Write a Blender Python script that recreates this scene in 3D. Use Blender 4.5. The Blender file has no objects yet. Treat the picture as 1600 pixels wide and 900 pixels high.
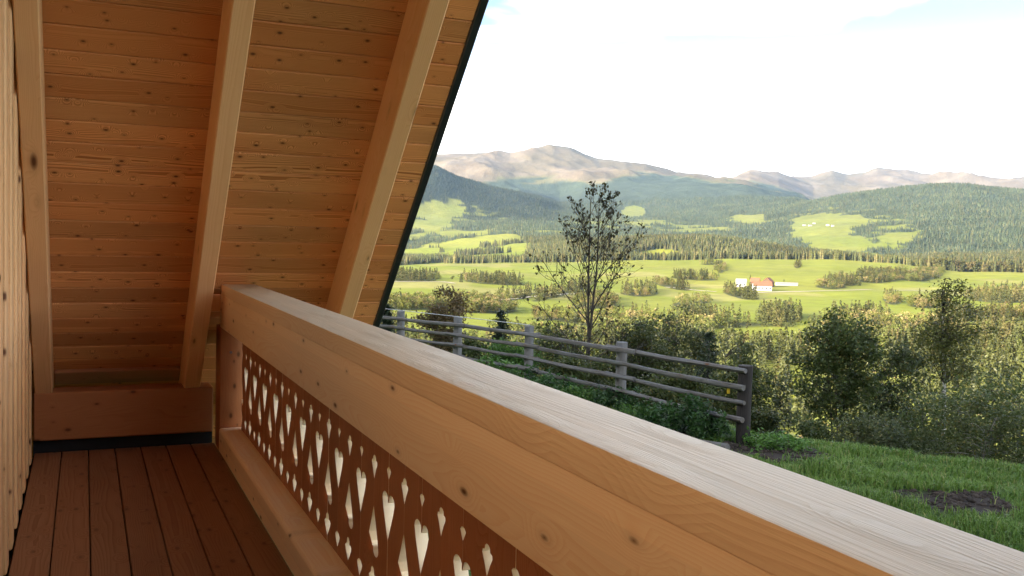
import bpy, bmesh, math, random
import numpy as np
from mathutils import Matrix, Vector

# ------------------------------------------------------------------ camera, sky, sun, exposure
sc = bpy.context.scene
C = sc.collection
RV = Vector((0.91327013, -0.406451, 0.02711552))
UV = Vector((-0.00298074, 0.05989528, 0.99820022))
FW = Vector((0.40734356, 0.91170727, -0.05348905))
H = 1.45                     # eye height above the balcony floor (floor is z = 0)
cd = bpy.data.cameras.new('camera')
cd.sensor_width = 36.0
cd.lens = 1500.0 / 1600.0 * 36.0
cd.clip_start = 0.05
cd.clip_end = 90000.0
cam = bpy.data.objects.new('camera', cd)
C.objects.link(cam)
cam.matrix_world = Matrix(((RV.x, UV.x, -FW.x, 0), (RV.y, UV.y, -FW.y, 0), (RV.z, UV.z, -FW.z, H), (0, 0, 0, 1)))
sc.camera = cam

SUN_AZ, SUN_EL = 266.0, 17.0
world = bpy.data.worlds.new("World")
sc.world = world
world.use_nodes = True
wn = world.node_tree
sky = wn.nodes.new('ShaderNodeTexSky')
sky.sky_type = 'NISHITA'
sky.sun_disc = False
sky.sun_elevation = math.radians(SUN_EL)
sky.sun_rotation = math.radians(SUN_AZ)
sky.altitude = 0
sky.air_density = 0.5
sky.dust_density = 0.8
sky.ozone_density = 1.0
bg = wn.nodes['Background']
wn.links.new(sky.outputs[0], bg.inputs[0])
bg.inputs[1].default_value = 0.05
# thin white cloud and horizon haze over the whole sky, the same all round
def wnode(t, **kw):
    n = wn.nodes.new(t)
    for k, v in kw.items(): setattr(n, k, v)
    return n
def wmath(op, a, b, clamp=False):
    n = wnode('ShaderNodeMath', operation=op, use_clamp=clamp)
    for i, v in enumerate((a, b)):
        if isinstance(v, (int, float)): n.inputs[i].default_value = v
        else: wn.links.new(v, n.inputs[i])
    return n.outputs[0]
wtc = wnode('ShaderNodeTexCoord'); wsep = wnode('ShaderNodeSeparateXYZ'); wn.links.new(wtc.outputs['Generated'], wsep.inputs[0])
wz = wmath('MAXIMUM', wsep.outputs[2], 0.0)
wden = wmath('ADD', wz, 0.12)
wcmb = wnode('ShaderNodeCombineXYZ')
wn.links.new(wmath('DIVIDE', wsep.outputs[0], wden), wcmb.inputs[0]); wn.links.new(wmath('DIVIDE', wsep.outputs[1], wden), wcmb.inputs[1])
wcmb.inputs[2].default_value = 13.9
wns = wnode('ShaderNodeTexNoise'); wns.inputs['Scale'].default_value = 0.85; wns.inputs['Detail'].default_value = 5.0; wns.inputs['Roughness'].default_value = 0.55
wns.inputs['Distortion'].default_value = 0.4
wn.links.new(wcmb.outputs[0], wns.inputs['Vector'])
wmr = wnode('ShaderNodeMapRange', interpolation_type='SMOOTHSTEP'); wn.links.new(wns.outputs[0], wmr.inputs[0])
for i, v in ((1, 0.475), (2, 0.635), (3, 0.0), (4, 0.95)): wmr.inputs[i].default_value = v
whz = wnode('ShaderNodeMapRange', interpolation_type='SMOOTHSTEP'); wn.links.new(wz, whz.inputs[0])
for i, v in ((1, 0.04), (2, 0.22), (3, 0.85), (4, 0.0)): whz.inputs[i].default_value = v
wfac = wmath('MAXIMUM', wmr.outputs[0], whz.outputs[0])
cbg = wnode('ShaderNodeBackground'); cbg.inputs[0].default_value = (1.0, 0.965, 0.91, 1); cbg.inputs[1].default_value = 0.5
wmix = wnode('ShaderNodeMixShader'); wn.links.new(wfac, wmix.inputs[0]); wn.links.new(bg.outputs[0], wmix.inputs[1]); wn.links.new(cbg.outputs[0], wmix.inputs[2])
wn.links.new(wmix.outputs[0], wn.nodes['World Output'].inputs[0])

sd = bpy.data.lights.new('sun', 'SUN')
sd.energy = 2.0
sd.angle = math.radians(0.5)
sd.color = (1.0, 0.88, 0.70)
sun = bpy.data.objects.new('sun', sd)
C.objects.link(sun)
sdir = Vector((math.sin(math.radians(SUN_AZ)) * math.cos(math.radians(SUN_EL)),
               math.cos(math.radians(SUN_AZ)) * math.cos(math.radians(SUN_EL)), math.sin(math.radians(SUN_EL))))
sun.rotation_euler = sdir.to_track_quat('Z', 'Y').to_euler()
sun.location = sdir * 50

sc.view_settings.view_transform = 'Standard'
sc.view_settings.look = 'None'
sc.view_settings.exposure = 3.5
sc.view_settings.gamma = 1.0
sc.render.engine = 'CYCLES'
sc.cycles.use_denoising = True
sc.cycles.max_bounces = 10
sc.cycles.diffuse_bounces = 6
sc.cycles.transmission_bounces = 4
sc.cycles.volume_bounces = 0
sc.cycles.volume_step_rate = 4.0

rng = np.random.default_rng(7)
random.seed(7)
R15 = 1500.0

# ------------------------------------------------------------------ object helpers
def tag(o, label=None, cat=None, group=None, kind=None):
    if label: o['label'] = label
    if cat: o['category'] = cat
    if group: o['group'] = group
    if kind: o['kind'] = kind
    return o

def empty(name, loc=(0, 0, 0), label=None, cat=None, group=None):
    o = bpy.data.objects.new(name, None)
    o.empty_display_size = 0.2
    o.location = loc
    C.objects.link(o)
    return tag(o, label, cat, group)

def link(name, me, parent=None, mat=None, M=None):
    """a mesh object; M is its matrix in WORLD space"""
    o = bpy.data.objects.new(name, me)
    if mat and not me.materials: me.materials.append(mat)
    C.objects.link(o)
    if parent:
        o.parent = parent
        pm = WM.get(parent.name, Matrix.Translation(parent.location) @ parent.rotation_euler.to_matrix().to_4x4()) if parent.type == 'EMPTY' or parent.name in WM else Matrix()
        M = M if M is not None else Matrix()
        o.matrix_parent_inverse = Matrix()
        loc = pm.inverted() @ M
        o.matrix_basis = loc
        WM[o.name] = M
    else:
        if M is not None: o.matrix_basis = M
        WM[o.name] = M if M is not None else Matrix()
    return o
WM = {}

def np_mesh(name, V, F, mat=None, smooth=False, attr=None, fmat=None):
    """fast mesh from arrays; F is an (n,k) array or a list of such arrays"""
    me = bpy.data.meshes.new(name)
    Fs = F if isinstance(F, list) else [F]
    V = np.asarray(V, np.float32)
    nl = sum(f.size for f in Fs)
    nf = sum(len(f) for f in Fs)
    me.vertices.add(len(V)); me.loops.add(nl); me.polygons.add(nf)
    me.vertices.foreach_set('co', V.ravel())
    li = np.concatenate([f.ravel() for f in Fs]).astype(np.int32)
    tot = np.concatenate([np.full(len(f), f.shape[1]) for f in Fs]).astype(np.int32)
    st = np.concatenate([[0], np.cumsum(tot)[:-1]]).astype(np.int32)
    me.loops.foreach_set('vertex_index', li)
    me.polygons.foreach_set('loop_start', st)
    me.polygons.foreach_set('loop_total', tot)
    if smooth: me.polygons.foreach_set('use_smooth', np.ones(nf, bool))
    if fmat is not None: me.polygons.foreach_set('material_index', np.asarray(fmat, np.int32))
    if attr:
        for an, arr in attr.items():
            a = me.color_attributes.new(an, 'FLOAT_COLOR', 'POINT')
            col = np.ones((len(V), 4), np.float32); col[:, :3] = arr
            a.data.foreach_set('color', col.ravel())
    me.update(calc_edges=True)
    if mat:
        for m in (mat if isinstance(mat, (list, tuple)) else [mat]): me.materials.append(m)
    return me

def box_me(name, sx, sy, sz, mat, bev=0.004, seg=1, x0=None):
    """box centred on the origin (length along local X), bevelled edges"""
    bm = bmesh.new()
    bmesh.ops.create_cube(bm, size=1.0)
    bmesh.ops.scale(bm, vec=(sx, sy, sz), verts=bm.verts)
    if bev > 0:
        bmesh.ops.bevel(bm, geom=list(bm.edges), offset=bev, segments=seg, profile=0.6, affect='EDGES')
    me = bpy.data.meshes.new(name)
    bm.to_mesh(me); bm.free()
    if mat: me.materials.append(mat)
    if seg > 1:
        me.polygons.foreach_set('use_smooth', np.ones(len(me.polygons), bool)); me.set_sharp_from_angle(angle=0.9)
    return me

def frame(o, ex, ey, ez=None):
    """matrix with local axes ex, ey, ez at o"""
    ex = Vector(ex).normalized(); ey = Vector(ey).normalized(); ez = ex.cross(ey) if ez is None else Vector(ez)
    return Matrix(((ex.x, ey.x, ez.x, o[0]), (ex.y, ey.y, ez.y, o[1]), (ex.z, ey.z, ez.z, o[2]), (0, 0, 0, 1)))

def bx(name, x, y, z, mat, parent, axis='X', bev=0.004, seg=1):
    """axis-aligned box from ranges x=(a,b)..., its grain along axis"""
    c = ((x[0] + x[1]) / 2, (y[0] + y[1]) / 2, (z[0] + z[1]) / 2)
    d = (x[1] - x[0], y[1] - y[0], z[1] - z[0])
    if axis == 'X':
        me = box_me(name, d[0], d[1], d[2], mat, bev, seg); M = Matrix.Translation(c)
    elif axis == 'Y':
        me = box_me(name, d[1], d[0], d[2], mat, bev, seg); M = frame(c, (0, 1, 0), (-1, 0, 0))
    else:
        me = box_me(name, d[2], d[1], d[0], mat, bev, seg); M = frame(c, (0, 0, 1), (0, 1, 0))
    return link(name, me, parent, None, M)

# ------------------------------------------------------------------ materials
def new_mat(name):
    m = bpy.data.materials.new(name); m.use_nodes = True
    nt = m.node_tree
    return m, nt, nt.nodes['Principled BSDF']

def N(nt, t, **kw):
    n = nt.nodes.new(t)
    for k, v in kw.items():
        if k.startswith('i_'):
            key = k[2:]
            n.inputs[int(key) if key.isdigit() else key].default_value = v
        else: setattr(n, k, v)
    return n

def math_n(nt, op, a, b=None, c=None, clamp=False):
    n = nt.nodes.new('ShaderNodeMath'); n.operation = op; n.use_clamp = clamp
    for i, v in enumerate((a, b, c)):
        if v is None: continue
        if isinstance(v, (int, float)): n.inputs[i].default_value = v
        else: nt.links.new(v, n.inputs[i])
    return n.outputs[0]

def mapr(nt, v, a, b, c, d, interp='LINEAR'):
    n = nt.nodes.new('ShaderNodeMapRange'); n.interpolation_type = interp; n.clamp = True
    nt.links.new(v, n.inputs[0])
    for i, x in enumerate((a, b, c, d)): n.inputs[i + 1].default_value = x
    return n.outputs[0]

def mix(nt, fac, a, b, mode='MIX'):
    n = nt.nodes.new('ShaderNodeMix'); n.data_type = 'RGBA'; n.blend_type = mode; n.clamp_factor = True
    for sock, v in ((n.inputs[0], fac), (n.inputs[6], a), (n.inputs[7], b)):
        if isinstance(v, (int, float)): sock.default_value = v
        elif isinstance(v, tuple): sock.default_value = (*v, 1) if len(v) == 3 else v
        else: nt.links.new(v, sock)
    return n.outputs[2]

def wood(name, light, dark, knot=(0.13, 0.052, 0.02), knots=0.11, kscale=(1.7, 7.0, 7.0), ringf=170.0, rough=0.55, kdim='3D', kmin=.25, kswiz=False, lam=0.0,
         var=0.25, contrast=0.6, bump=0.25, grey=None, spec=0.35, ripple=0.0):
    m, nt, p = new_mat(name)
    tc = nt.nodes.new('ShaderNodeTexCoord'); oi = nt.nodes.new('ShaderNodeObjectInfo')
    rnd = oi.outputs['Random']
    comb = nt.nodes.new('ShaderNodeCombineXYZ')
    nt.links.new(math_n(nt, 'MULTIPLY', rnd, 53.0), comb.inputs[0])
    nt.links.new(math_n(nt, 'MULTIPLY', rnd, 9.7), comb.inputs[1])
    nt.links.new(math_n(nt, 'MULTIPLY', rnd, 4.3), comb.inputs[2])
    add = N(nt, 'ShaderNodeVectorMath', operation='ADD')
    nt.links.new(tc.outputs['Object'], add.inputs[0]); nt.links.new(comb.outputs[0], add.inputs[1])
    vec = add.outputs[0]
    def scaled(s):
        n = N(nt, 'ShaderNodeVectorMath', operation='MULTIPLY'); nt.links.new(vec, n.inputs[0]); n.inputs[1].default_value = s
        return n.outputs[0]
    # growth rings: distance to a wandering pith line running along X
    wob = N(nt, 'ShaderNodeTexNoise', i_Scale=1.0, i_Detail=2.0)
    nt.links.new(scaled((0.9, 5.0, 5.0)), wob.inputs['Vector'])
    vor = N(nt, 'ShaderNodeTexVoronoi', voronoi_dimensions=kdim, i_Scale=1.0, i_Randomness=1.0)
    if kswiz:
        sp = nt.nodes.new('ShaderNodeSeparateXYZ'); cp = nt.nodes.new('ShaderNodeCombineXYZ'); nt.links.new(scaled(kscale), sp.inputs[0])
        for i, j in ((0, 0), (1, 2), (2, 1)): nt.links.new(sp.outputs[i], cp.inputs[j])
        nt.links.new(cp.outputs[0], vor.inputs['Vector'])
    else: nt.links.new(scaled(kscale), vor.inputs['Vector'])
    kd = vor.outputs['Distance']
    sep = nt.nodes.new('ShaderNodeSeparateXYZ'); nt.links.new(tc.outputs['Object'], sep.inputs[0])
    yy = math_n(nt, 'ADD', sep.outputs[1], math_n(nt, 'MULTIPLY_ADD', rnd, 0.16, -0.08))
    yy = math_n(nt, 'ADD', yy, math_n(nt, 'MULTIPLY_ADD', wob.outputs[0], 0.13, -0.065))
    zz = math_n(nt, 'ADD', sep.outputs[2], math_n(nt, 'MULTIPLY_ADD', math_n(nt, 'FRACT', math_n(nt, 'MULTIPLY', rnd, 7.3)), 0.05, 0.03))
    d = math_n(nt, 'SQRT', math_n(nt, 'ADD', math_n(nt, 'MULTIPLY', yy, yy), math_n(nt, 'MULTIPLY', zz, zz)))
    halo = mapr(nt, kd, 0.06, 0.34, 0.028, 0.0)
    d = math_n(nt, 'ADD', d, halo)
    ring = math_n(nt, 'FRACT', math_n(nt, 'MULTIPLY', d, ringf))
    ring = math_n(nt, 'POWER', ring, 2.2)
    fib = N(nt, 'ShaderNodeTexNoise', i_Scale=1.0, i_Detail=3.0)
    nt.links.new(scaled((5.0, 260.0, 260.0)), fib.inputs['Vector'])
    blot = N(nt, 'ShaderNodeTexNoise', i_Scale=1.0, i_Detail=2.0)
    nt.links.new(scaled((1.6, 6.0, 6.0)), blot.inputs['Vector'])
    f = math_n(nt, 'MULTIPLY', ring, contrast)
    f = math_n(nt, 'ADD', f, math_n(nt, 'MULTIPLY_ADD', fib.outputs[0], 0.5, -0.25))
    f = math_n(nt, 'ADD', f, math_n(nt, 'MULTIPLY_ADD', blot.outputs[0], 0.7, -0.28), clamp=True)
    col = mix(nt, f, light, dark)
    # board to board tone
    tone = math_n(nt, 'MULTIPLY_ADD', math_n(nt, 'FRACT', math_n(nt, 'MULTIPLY', rnd, 17.7)), var, 1.0 - var / 2)
    tn = N(nt, 'ShaderNodeVectorMath', operation='SCALE'); nt.links.new(col, tn.inputs[0]); nt.links.new(tone, tn.inputs['Scale'])
    col = tn.outputs[0]
    red = math_n(nt, 'MULTIPLY', math_n(nt, 'FRACT', math_n(nt, 'MULTIPLY', rnd, 31.1)), var * 1.2)
    col = mix(nt, red, col, tuple(0.75 * c * w for c, w in zip(light, (1.05, .78, .6))))
    if lam:                                             # glued layers of slightly different tone
        ly = math_n(nt, 'FLOOR', math_n(nt, 'MULTIPLY', sep.outputs[2], 1 / lam))
        wnn = N(nt, 'ShaderNodeTexWhiteNoise', noise_dimensions='1D'); nt.links.new(math_n(nt, 'ADD', ly, rnd), wnn.inputs['W'])
        ls = N(nt, 'ShaderNodeVectorMath', operation='SCALE'); nt.links.new(col, ls.inputs[0]); nt.links.new(math_n(nt, 'MULTIPLY_ADD', wnn.outputs['Value'], .14, .93), ls.inputs['Scale'])
        fr_ = math_n(nt, 'ABSOLUTE', math_n(nt, 'SUBTRACT', math_n(nt, 'FRACT', math_n(nt, 'MULTIPLY', sep.outputs[2], 1 / lam)), .5))
        col = mix(nt, mapr(nt, fr_, .475, .5, 0, .35), ls.outputs[0], dark)
    if grey:
        g = N(nt, 'ShaderNodeTexNoise', i_Scale=1.0, i_Detail=3.0)
        nt.links.new(scaled((2.2, 11.0, 11.0)), g.inputs['Vector'])
        gf = mapr(nt, g.outputs[0], .3, .7, grey[1], grey[2])
        if len(grey) > 3:                               # only faces open to the rain have greyed
            gn = nt.nodes.new('ShaderNodeNewGeometry'); gz = nt.nodes.new('ShaderNodeSeparateXYZ'); nt.links.new(gn.outputs['True Normal'], gz.inputs[0])
            gf = math_n(nt, 'MULTIPLY', gf, mapr(nt, gz.outputs[2], .5, .9, 0.0, 1.0))
        col = mix(nt, gf, col, grey[0])
    # knots: dark heart, softer rim, only some of the cells
    sel = nt.nodes.new('ShaderNodeSeparateColor'); nt.links.new(vor.outputs['Color'], sel.inputs[0])
    ksz = math_n(nt, 'MULTIPLY', math_n(nt, 'SUBTRACT', sel.outputs[0], kmin, clamp=True), knots * 1.6)
    rel = math_n(nt, 'SUBTRACT', kd, ksz)
    has = mapr(nt, sel.outputs[0], kmin, kmin + .03, 0.0, 1.0)
    kf = math_n(nt, 'MULTIPLY', mapr(nt, rel, -0.035, 0.035, 1.0, 0.0), has)
    kh = math_n(nt, 'MULTIPLY', mapr(nt, rel, 0.0, 0.13, 0.38, 0.0), has)
    col = mix(nt, kh, col, tuple(0.6 * a + 0.4 * b for a, b in zip(dark, knot)))
    col = mix(nt, kf, col, knot)
    nt.links.new(col, p.inputs['Base Color'])
    nt.links.new(math_n(nt, 'MULTIPLY_ADD', f, 0.15, rough), p.inputs['Roughness'])
    p.inputs['Specular IOR Level'].default_value = spec
    hgt = math_n(nt, 'ADD', math_n(nt, 'MULTIPLY', ring, 0.7), fib.outputs[0])
    b = N(nt, 'ShaderNodeBump', i_Strength=bump, i_Distance=0.002 + ripple)
    nt.links.new(hgt, b.inputs['Height']); nt.links.new(b.outputs[0], p.inputs['Normal'])
    return m

def plain(name, col, rough=0.8, noise=0.25, scale=8.0, spec=0.3, metal=0.0, stretch=(1, 1, 1)):
    m, nt, p = new_mat(name)
    tc = nt.nodes.new('ShaderNodeTexCoord')
    mp = N(nt, 'ShaderNodeVectorMath', operation='MULTIPLY'); nt.links.new(tc.outputs['Object'], mp.inputs[0]); mp.inputs[1].default_value = stretch
    n = N(nt, 'ShaderNodeTexNoise', i_Scale=scale, i_Detail=5.0)
    nt.links.new(mp.outputs[0], n.inputs['Vector'])
    f = mapr(nt, n.outputs[0], 0.3, 0.7, 0, 1)
    nt.links.new(mix(nt, f, tuple(c * (1 - noise) for c in col), tuple(min(1, c * (1 + noise)) for c in col)), p.inputs['Base Color'])
    p.inputs['Roughness'].default_value = rough; p.inputs['Specular IOR Level'].default_value = spec; p.inputs['Metallic'].default_value = metal
    b = N(nt, 'ShaderNodeBump', i_Strength=0.3, i_Distance=0.01); nt.links.new(n.outputs[0], b.inputs['Height']); nt.links.new(b.outputs[0], p.inputs['Normal'])
    return m

def leafmat(name, c1, c2, c3=None, trans=0.35, rough=0.5, scale=0.6):
    """leaf colours differ from leaf to leaf (white noise on the leaf's island) and in soft patches"""
    m, nt, p = new_mat(name)
    geo = nt.nodes.new('ShaderNodeNewGeometry')
    ri = geo.outputs['Random Per Island']
    tc = nt.nodes.new('ShaderNodeTexCoord')
    n = N(nt, 'ShaderNodeTexNoise', i_Scale=scale, i_Detail=2.0); nt.links.new(tc.outputs['Object'], n.inputs['Vector'])
    f = math_n(nt, 'ADD', math_n(nt, 'MULTIPLY', ri, 0.45), math_n(nt, 'MULTIPLY_ADD', n.outputs[0], 1.1, -0.3), clamp=True)
    col = mix(nt, f, c1, c2)
    if c3: col = mix(nt, mapr(nt, math_n(nt, 'FRACT', math_n(nt, 'MULTIPLY', ri, 13.0)), 0.92, 0.94, 0, 1), col, c3)
    oi = nt.nodes.new('ShaderNodeObjectInfo')
    sc_ = N(nt, 'ShaderNodeVectorMath', operation='SCALE'); nt.links.new(col, sc_.inputs[0])
    nt.links.new(math_n(nt, 'MULTIPLY_ADD', oi.outputs['Random'], 0.5, 0.75), sc_.inputs['Scale'])
    nt.links.new(sc_.outputs[0], p.inputs['Base Color'])
    p.inputs['Roughness'].default_value = rough; p.inputs['Specular IOR Level'].default_value = 0.3
    tr = nt.nodes.new('ShaderNodeBsdfTranslucent'); nt.links.new(sc_.outputs[0], tr.inputs[0])
    ms = nt.nodes.new('ShaderNodeMixShader'); ms.inputs[0].default_value = trans
    nt.links.new(p.outputs[0], ms.inputs[1]); nt.links.new(tr.outputs[0], ms.inputs[2])
    nt.links.new(ms.outputs[0], nt.nodes['Material Output'].inputs[0])
    return m

M_ROOF = wood('larch_roof_boards', (0.78, 0.40, 0.15), (0.36, 0.125, 0.04), knots=0.072, kscale=(6.5, 11.0, 1.0), kdim='2D', kmin=.33, var=0.65, contrast=.95, rough=0.55, spec=.2)
M_RAFT = wood('spruce_rafters', (0.87, 0.545, 0.265), (0.73, 0.39, 0.16), knots=0.11, kscale=(2.2, 7.0, 7.0), kmin=.15, var=0.10, contrast=0.5, rough=0.55, spec=.2)
M_RAIL = wood('spruce_glulam', (0.93, 0.715, 0.475), (0.86, 0.585, 0.345), knots=0.06, kscale=(3.2, 1.0, 8.5), kdim='2D', kswiz=True, kmin=.35, lam=.0585, ringf=150, var=0.06, contrast=0.65, rough=0.55, spec=.2)
M_TOP = wood('spruce_handrail', (0.92, 0.705, 0.46), (0.82, 0.56, 0.325), knots=0.03, kscale=(2.2, 9.0, 1.0), kdim='2D', kmin=.9, ringf=120, var=0.05, contrast=0.6, rough=0.5,
             bump=0.7, grey=((0.53, 0.46, 0.325), 0.75, 0.97, True), spec=0.4)
M_PANEL = wood('larch_panel_boards', (0.46, 0.20, 0.088), (0.33, 0.13, 0.052), knots=0.05, kscale=(2.0, 6.0, 1.0), kdim='2D', kmin=.7, var=0.28, contrast=0.6, spec=.2)
M_FLOOR = wood('larch_floor_boards', (0.28, 0.128, 0.062), (0.165, 0.068, 0.033), knots=0.085, kscale=(4.0, 9.0, 1.0), kdim='2D', kmin=.35, var=0.25, contrast=0.6, rough=0.5, ringf=110, spec=.25)
M_WALL = wood('larch_wall_boards', (0.82, 0.53, 0.265), (0.66, 0.37, 0.15), knots=0.07, kscale=(5.0, 10.0, 1.0), kdim='2D', var=0.35, spec=.2)
M_BEAM = wood('reddish_beam', (0.42, 0.17, 0.066), (0.31, 0.115, 0.042), knots=0.10, kscale=(5.0, 1.0, 9.0), kdim='2D', kswiz=True, kmin=.35, var=0.05, contrast=0.4, spec=.15)
M_CUT = wood('fresh_sawn_wood', (0.90, 0.79, 0.56), (0.84, 0.70, 0.46), knots=0.0, var=0.06, contrast=0.3)
M_WEATH = wood('weathered_fence_wood', (0.135, 0.115, 0.092), (0.055, 0.046, 0.037), knots=0.08, kscale=(2, 6, 6), ringf=90, var=0.35, contrast=0.8, rough=0.85, bump=0.9,
               grey=((0.17, 0.175, 0.172), 0.15, 0.8), spec=0.15)
M_WPOST = wood('silvery_fence_post', (0.17, 0.158, 0.14), (0.07, 0.063, 0.056), knots=0.05, kscale=(2, 6, 6), ringf=70, var=0.2, contrast=0.8, rough=0.85, bump=0.9, grey=((0.20, 0.205, 0.205), .3, .9), spec=.15)
M_POST = wood('dark_treated_post', (0.045, 0.040, 0.036), (0.020, 0.018, 0.017), knots=0.05, ringf=90, var=0.1, contrast=0.7, rough=0.75, bump=0.6, spec=0.15)
M_DARK = plain('flat_black', (0.012, 0.012, 0.014), 0.6)
M_TRIM = plain('dark_metal_verge', (0.02, 0.023, 0.03), 0.35, spec=0.6)
M_SLAB = plain('rough_boarding', (0.25, 0.14, 0.06), 0.8)
M_GLASS = plain('door_pane', (0.20, 0.17, 0.13), 0.2, noise=0.1, spec=0.6)
M_STEEL = plain('steel_screw', (0.25, 0.25, 0.25), 0.35, metal=1.0)
M_WIRE = plain('fence_wire', (0.55, 0.55, 0.55), 0.4)
M_TAPE = plain('yellow_tag', (0.75, 0.5, 0.03), 0.6, noise=0.05)

# ------------------------------------------------------------------ chalet: roof, floor, wall, beam
TH = 0.78201098
S_, C_ = math.sin(TH), math.cos(TH)
DOWN = Vector((0, C_, -S_))            # down the roof slope
NRM = Vector((0, S_, C_))              # outward normal of the roof
D0, D1 = 4.98415, 5.26915              # planes of the rafter undersides and the board undersides
XW, XE = -0.30, 1.90                   # gable wall face, end of the roof boards
def roof_pt(x, s, d): return Vector((x, 0, 0)) + DOWN * s + NRM * d

chalet = empty('wooden_chalet', (-0.3, 3.0, 0), 'new wooden chalet seen from its balcony, knotty roof boards and rafters over a plank floor', 'chalet')
S_TOP, S_END = -5.2, 6.05
# roof skin above the boards (dark), front and rear slope
bm = bmesh.new()
def slab(bm, c, ex, ey, ez, dx, dy, dz):
    vs = []
    for i in (-1, 1):
        for j in (-1, 1):
            for k in (-1, 1):
                vs.append(bm.verts.new(Vector(c) + ex * (i * dx / 2) + ey * (j * dy / 2) + ez * (k * dz / 2)))
    for q in ((0, 1, 3, 2), (4, 6, 7, 5), (0, 4, 5, 1), (2, 3, 7, 6), (0, 2, 6, 4), (1, 5, 7, 3)):
        bm.faces.new([vs[i] for i in q])
EX = Vector((1, 0, 0))
slab(bm, roof_pt((-9 + XE) / 2, (S_TOP + S_END) / 2, D1 + 0.085), EX, DOWN, NRM, XE + 9.0, S_END - S_TOP, 0.12)
rp = roof_pt(0, S_TOP, D1 + 0.085)
D2 = Vector((0, -C_, -S_)); N2 = Vector((0, -S_, C_))
slab(bm, rp + D2 * 5.6 + EX * ((-9 + XE) / 2), EX, D2, N2, XE + 9.0, 11.2, 0.12)
me = bpy.data.meshes.new('roof'); bm.to_mesh(me); bm.free()
roof = link('roof', me, chalet, M_SLAB, Matrix())
# roof boards
BW = 0.1447
board_me = box_me('roof_board', XE + 0.55, BW - 0.003, 0.022, M_ROOF, bev=0.0055)
k0 = int((0.9 - 1.912) / BW) - 4
for k in range(k0, 29):
    s0 = 1.912 + BW * k
    if s0 + BW > S_END: break
    o = link('roof_board', board_me, roof, None, frame(roof_pt((XE - 0.55) / 2 + random.uniform(-.0, .0), s0 + BW / 2, D1 + 0.011 + random.uniform(-.0012, .0012)), EX, DOWN))
me = box_me('upper_roof_boarding', XE + 0.55, (1.912 + BW * k0) - S_TOP - 0.01, 0.022, M_ROOF, bev=0)
o = link('upper_roof_boarding', me, roof, None, frame(roof_pt((XE - 0.55) / 2, (1.912 + BW * k0 + S_TOP - 0.01) / 2, D1 + 0.012), EX, DOWN))
# rafters
raft_me = box_me('rafter', 9.6, 0.102, D1 - D0 + 0.002, M_RAFT, bev=0.006)
for xc in (-0.231, 0.664, 1.572):
    link('rafter', raft_me, roof, None, frame(roof_pt(xc, S_END - 0.2 - 4.8, (D0 + D1) / 2 + 0.0005), DOWN, -EX))
# verge: dark edge along the gable end of the roof
me = box_me('verge_trim', S_END - S_TOP, 0.05, 0.155, M_TRIM, bev=0.006)
link('verge_trim', me, roof, None, frame(roof_pt(XE + 0.0265, (S_TOP + S_END) / 2, D1 + 0.072), DOWN, -EX))
# batten across the lowest boards and a pale board closing the foot of the slope
me = box_me('batten', 0.79, 0.135, 0.03, M_PANEL, bev=0.004)
sb = DOWN.dot(Vector((0, 7.04, 0.433)))
link('batten', me, roof, None, frame(roof_pt(0.2185, sb - .018, D1 - 0.017), EX, DOWN))
# beam on the floor at the foot of the roof
bx('foot_beam', (XW + 0.012, 0.80), (6.68, 6.90), (0.078, 0.384), M_BEAM, chalet, 'X', bev=0.008)
bx('gap_shade_box', (XW + 0.01, 0.80), (6.72, 6.80), (-0.10, 0.077), M_DARK, chalet, 'X', bev=0)  # black box standing in for the shade of the gap under the beam
bx('outer_plate', (0.95, XE - 0.02), (6.70, 6.90), (0.20, 0.384), M_BEAM, chalet, 'X', bev=0.008)

# floor: dark joists below, boards on top
me = box_me('floor', 13.3, 1.12, 0.12, M_DARK, bev=0)
floor = link('floor', me, chalet, None, frame((0.25, 0.1, -0.105), (0, 1, 0), (-1, 0, 0)))
fl_me = box_me('floor_board', 13.2, 0.1515, 0.028, M_FLOOR, bev=0.0035)
for k in range(7):
    xa = -0.284 + 0.157 * k
    link('floor_board', fl_me, floor, None, frame((xa + 0.157 / 2, 0.1, -0.0145), (0, 1, 0), (-1, 0, 0)))

# gable wall: dark backing, proud and recessed vertical boards, balcony door
def roof_z(y, d=D1): return (d - S_ * y) / C_
def ridge_y():
    return roof_pt(0, S_TOP, D1).y
bm = bmesh.new()
ry, rz = ridge_y(), roof_pt(0, S_TOP, D1).z
prof = [(7.3, -2.6), (7.3, roof_z(7.3) - .01), (ry, rz - .02), (ry - 7.3, rz - 7.3 * S_ / C_), (ry - 7.3, -2.6)]
a = [bm.verts.new((XW - 0.06, y, z)) for y, z in prof]
b = [bm.verts.new((-8.5, y, z)) for y, z in prof]
bm.faces.new(a); bm.faces.new(list(reversed(b)))
for i in range(5):
    j = (i + 1) % 5
    bm.faces.new((a[j], a[i], b[i], b[j]))
bmesh.ops.recalc_face_normals(bm, faces=bm.faces)
me = bpy.data.meshes.new('gable_wall'); bm.to_mesh(me); bm.free()
wall = link('gable_wall', me, chalet, M_SLAB, Matrix())
y = 6.66; i = 0
while y > -6.4:
    w = 0.19 if i % 2 == 0 else 0.13
    ya, yb = y - w, y
    y -= w + 0.004; i += 1
    if yb > 3.0 and yb <= 4.30: continue
    if 2.95 < ya < 4.30 or ya < 3.0 < yb: continue
    top = roof_z((ya + yb) / 2, D1) - w / 2 - 0.01 if yb < 7 else 0.5
    th = 0.024 if i % 2 else 0.040
    bx('wall_board', (XW - 0.058, XW - 0.026 + th), (ya, yb), (0.004, min(top, 6.2)), M_WALL, wall, 'Z', bev=0.006)
door = bx('balcony_door', (XW - 0.058, XW - 0.03), (2.98, 4.16), (0.05, 2.20), M_GLASS, chalet, 'Z', bev=0.003)
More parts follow.
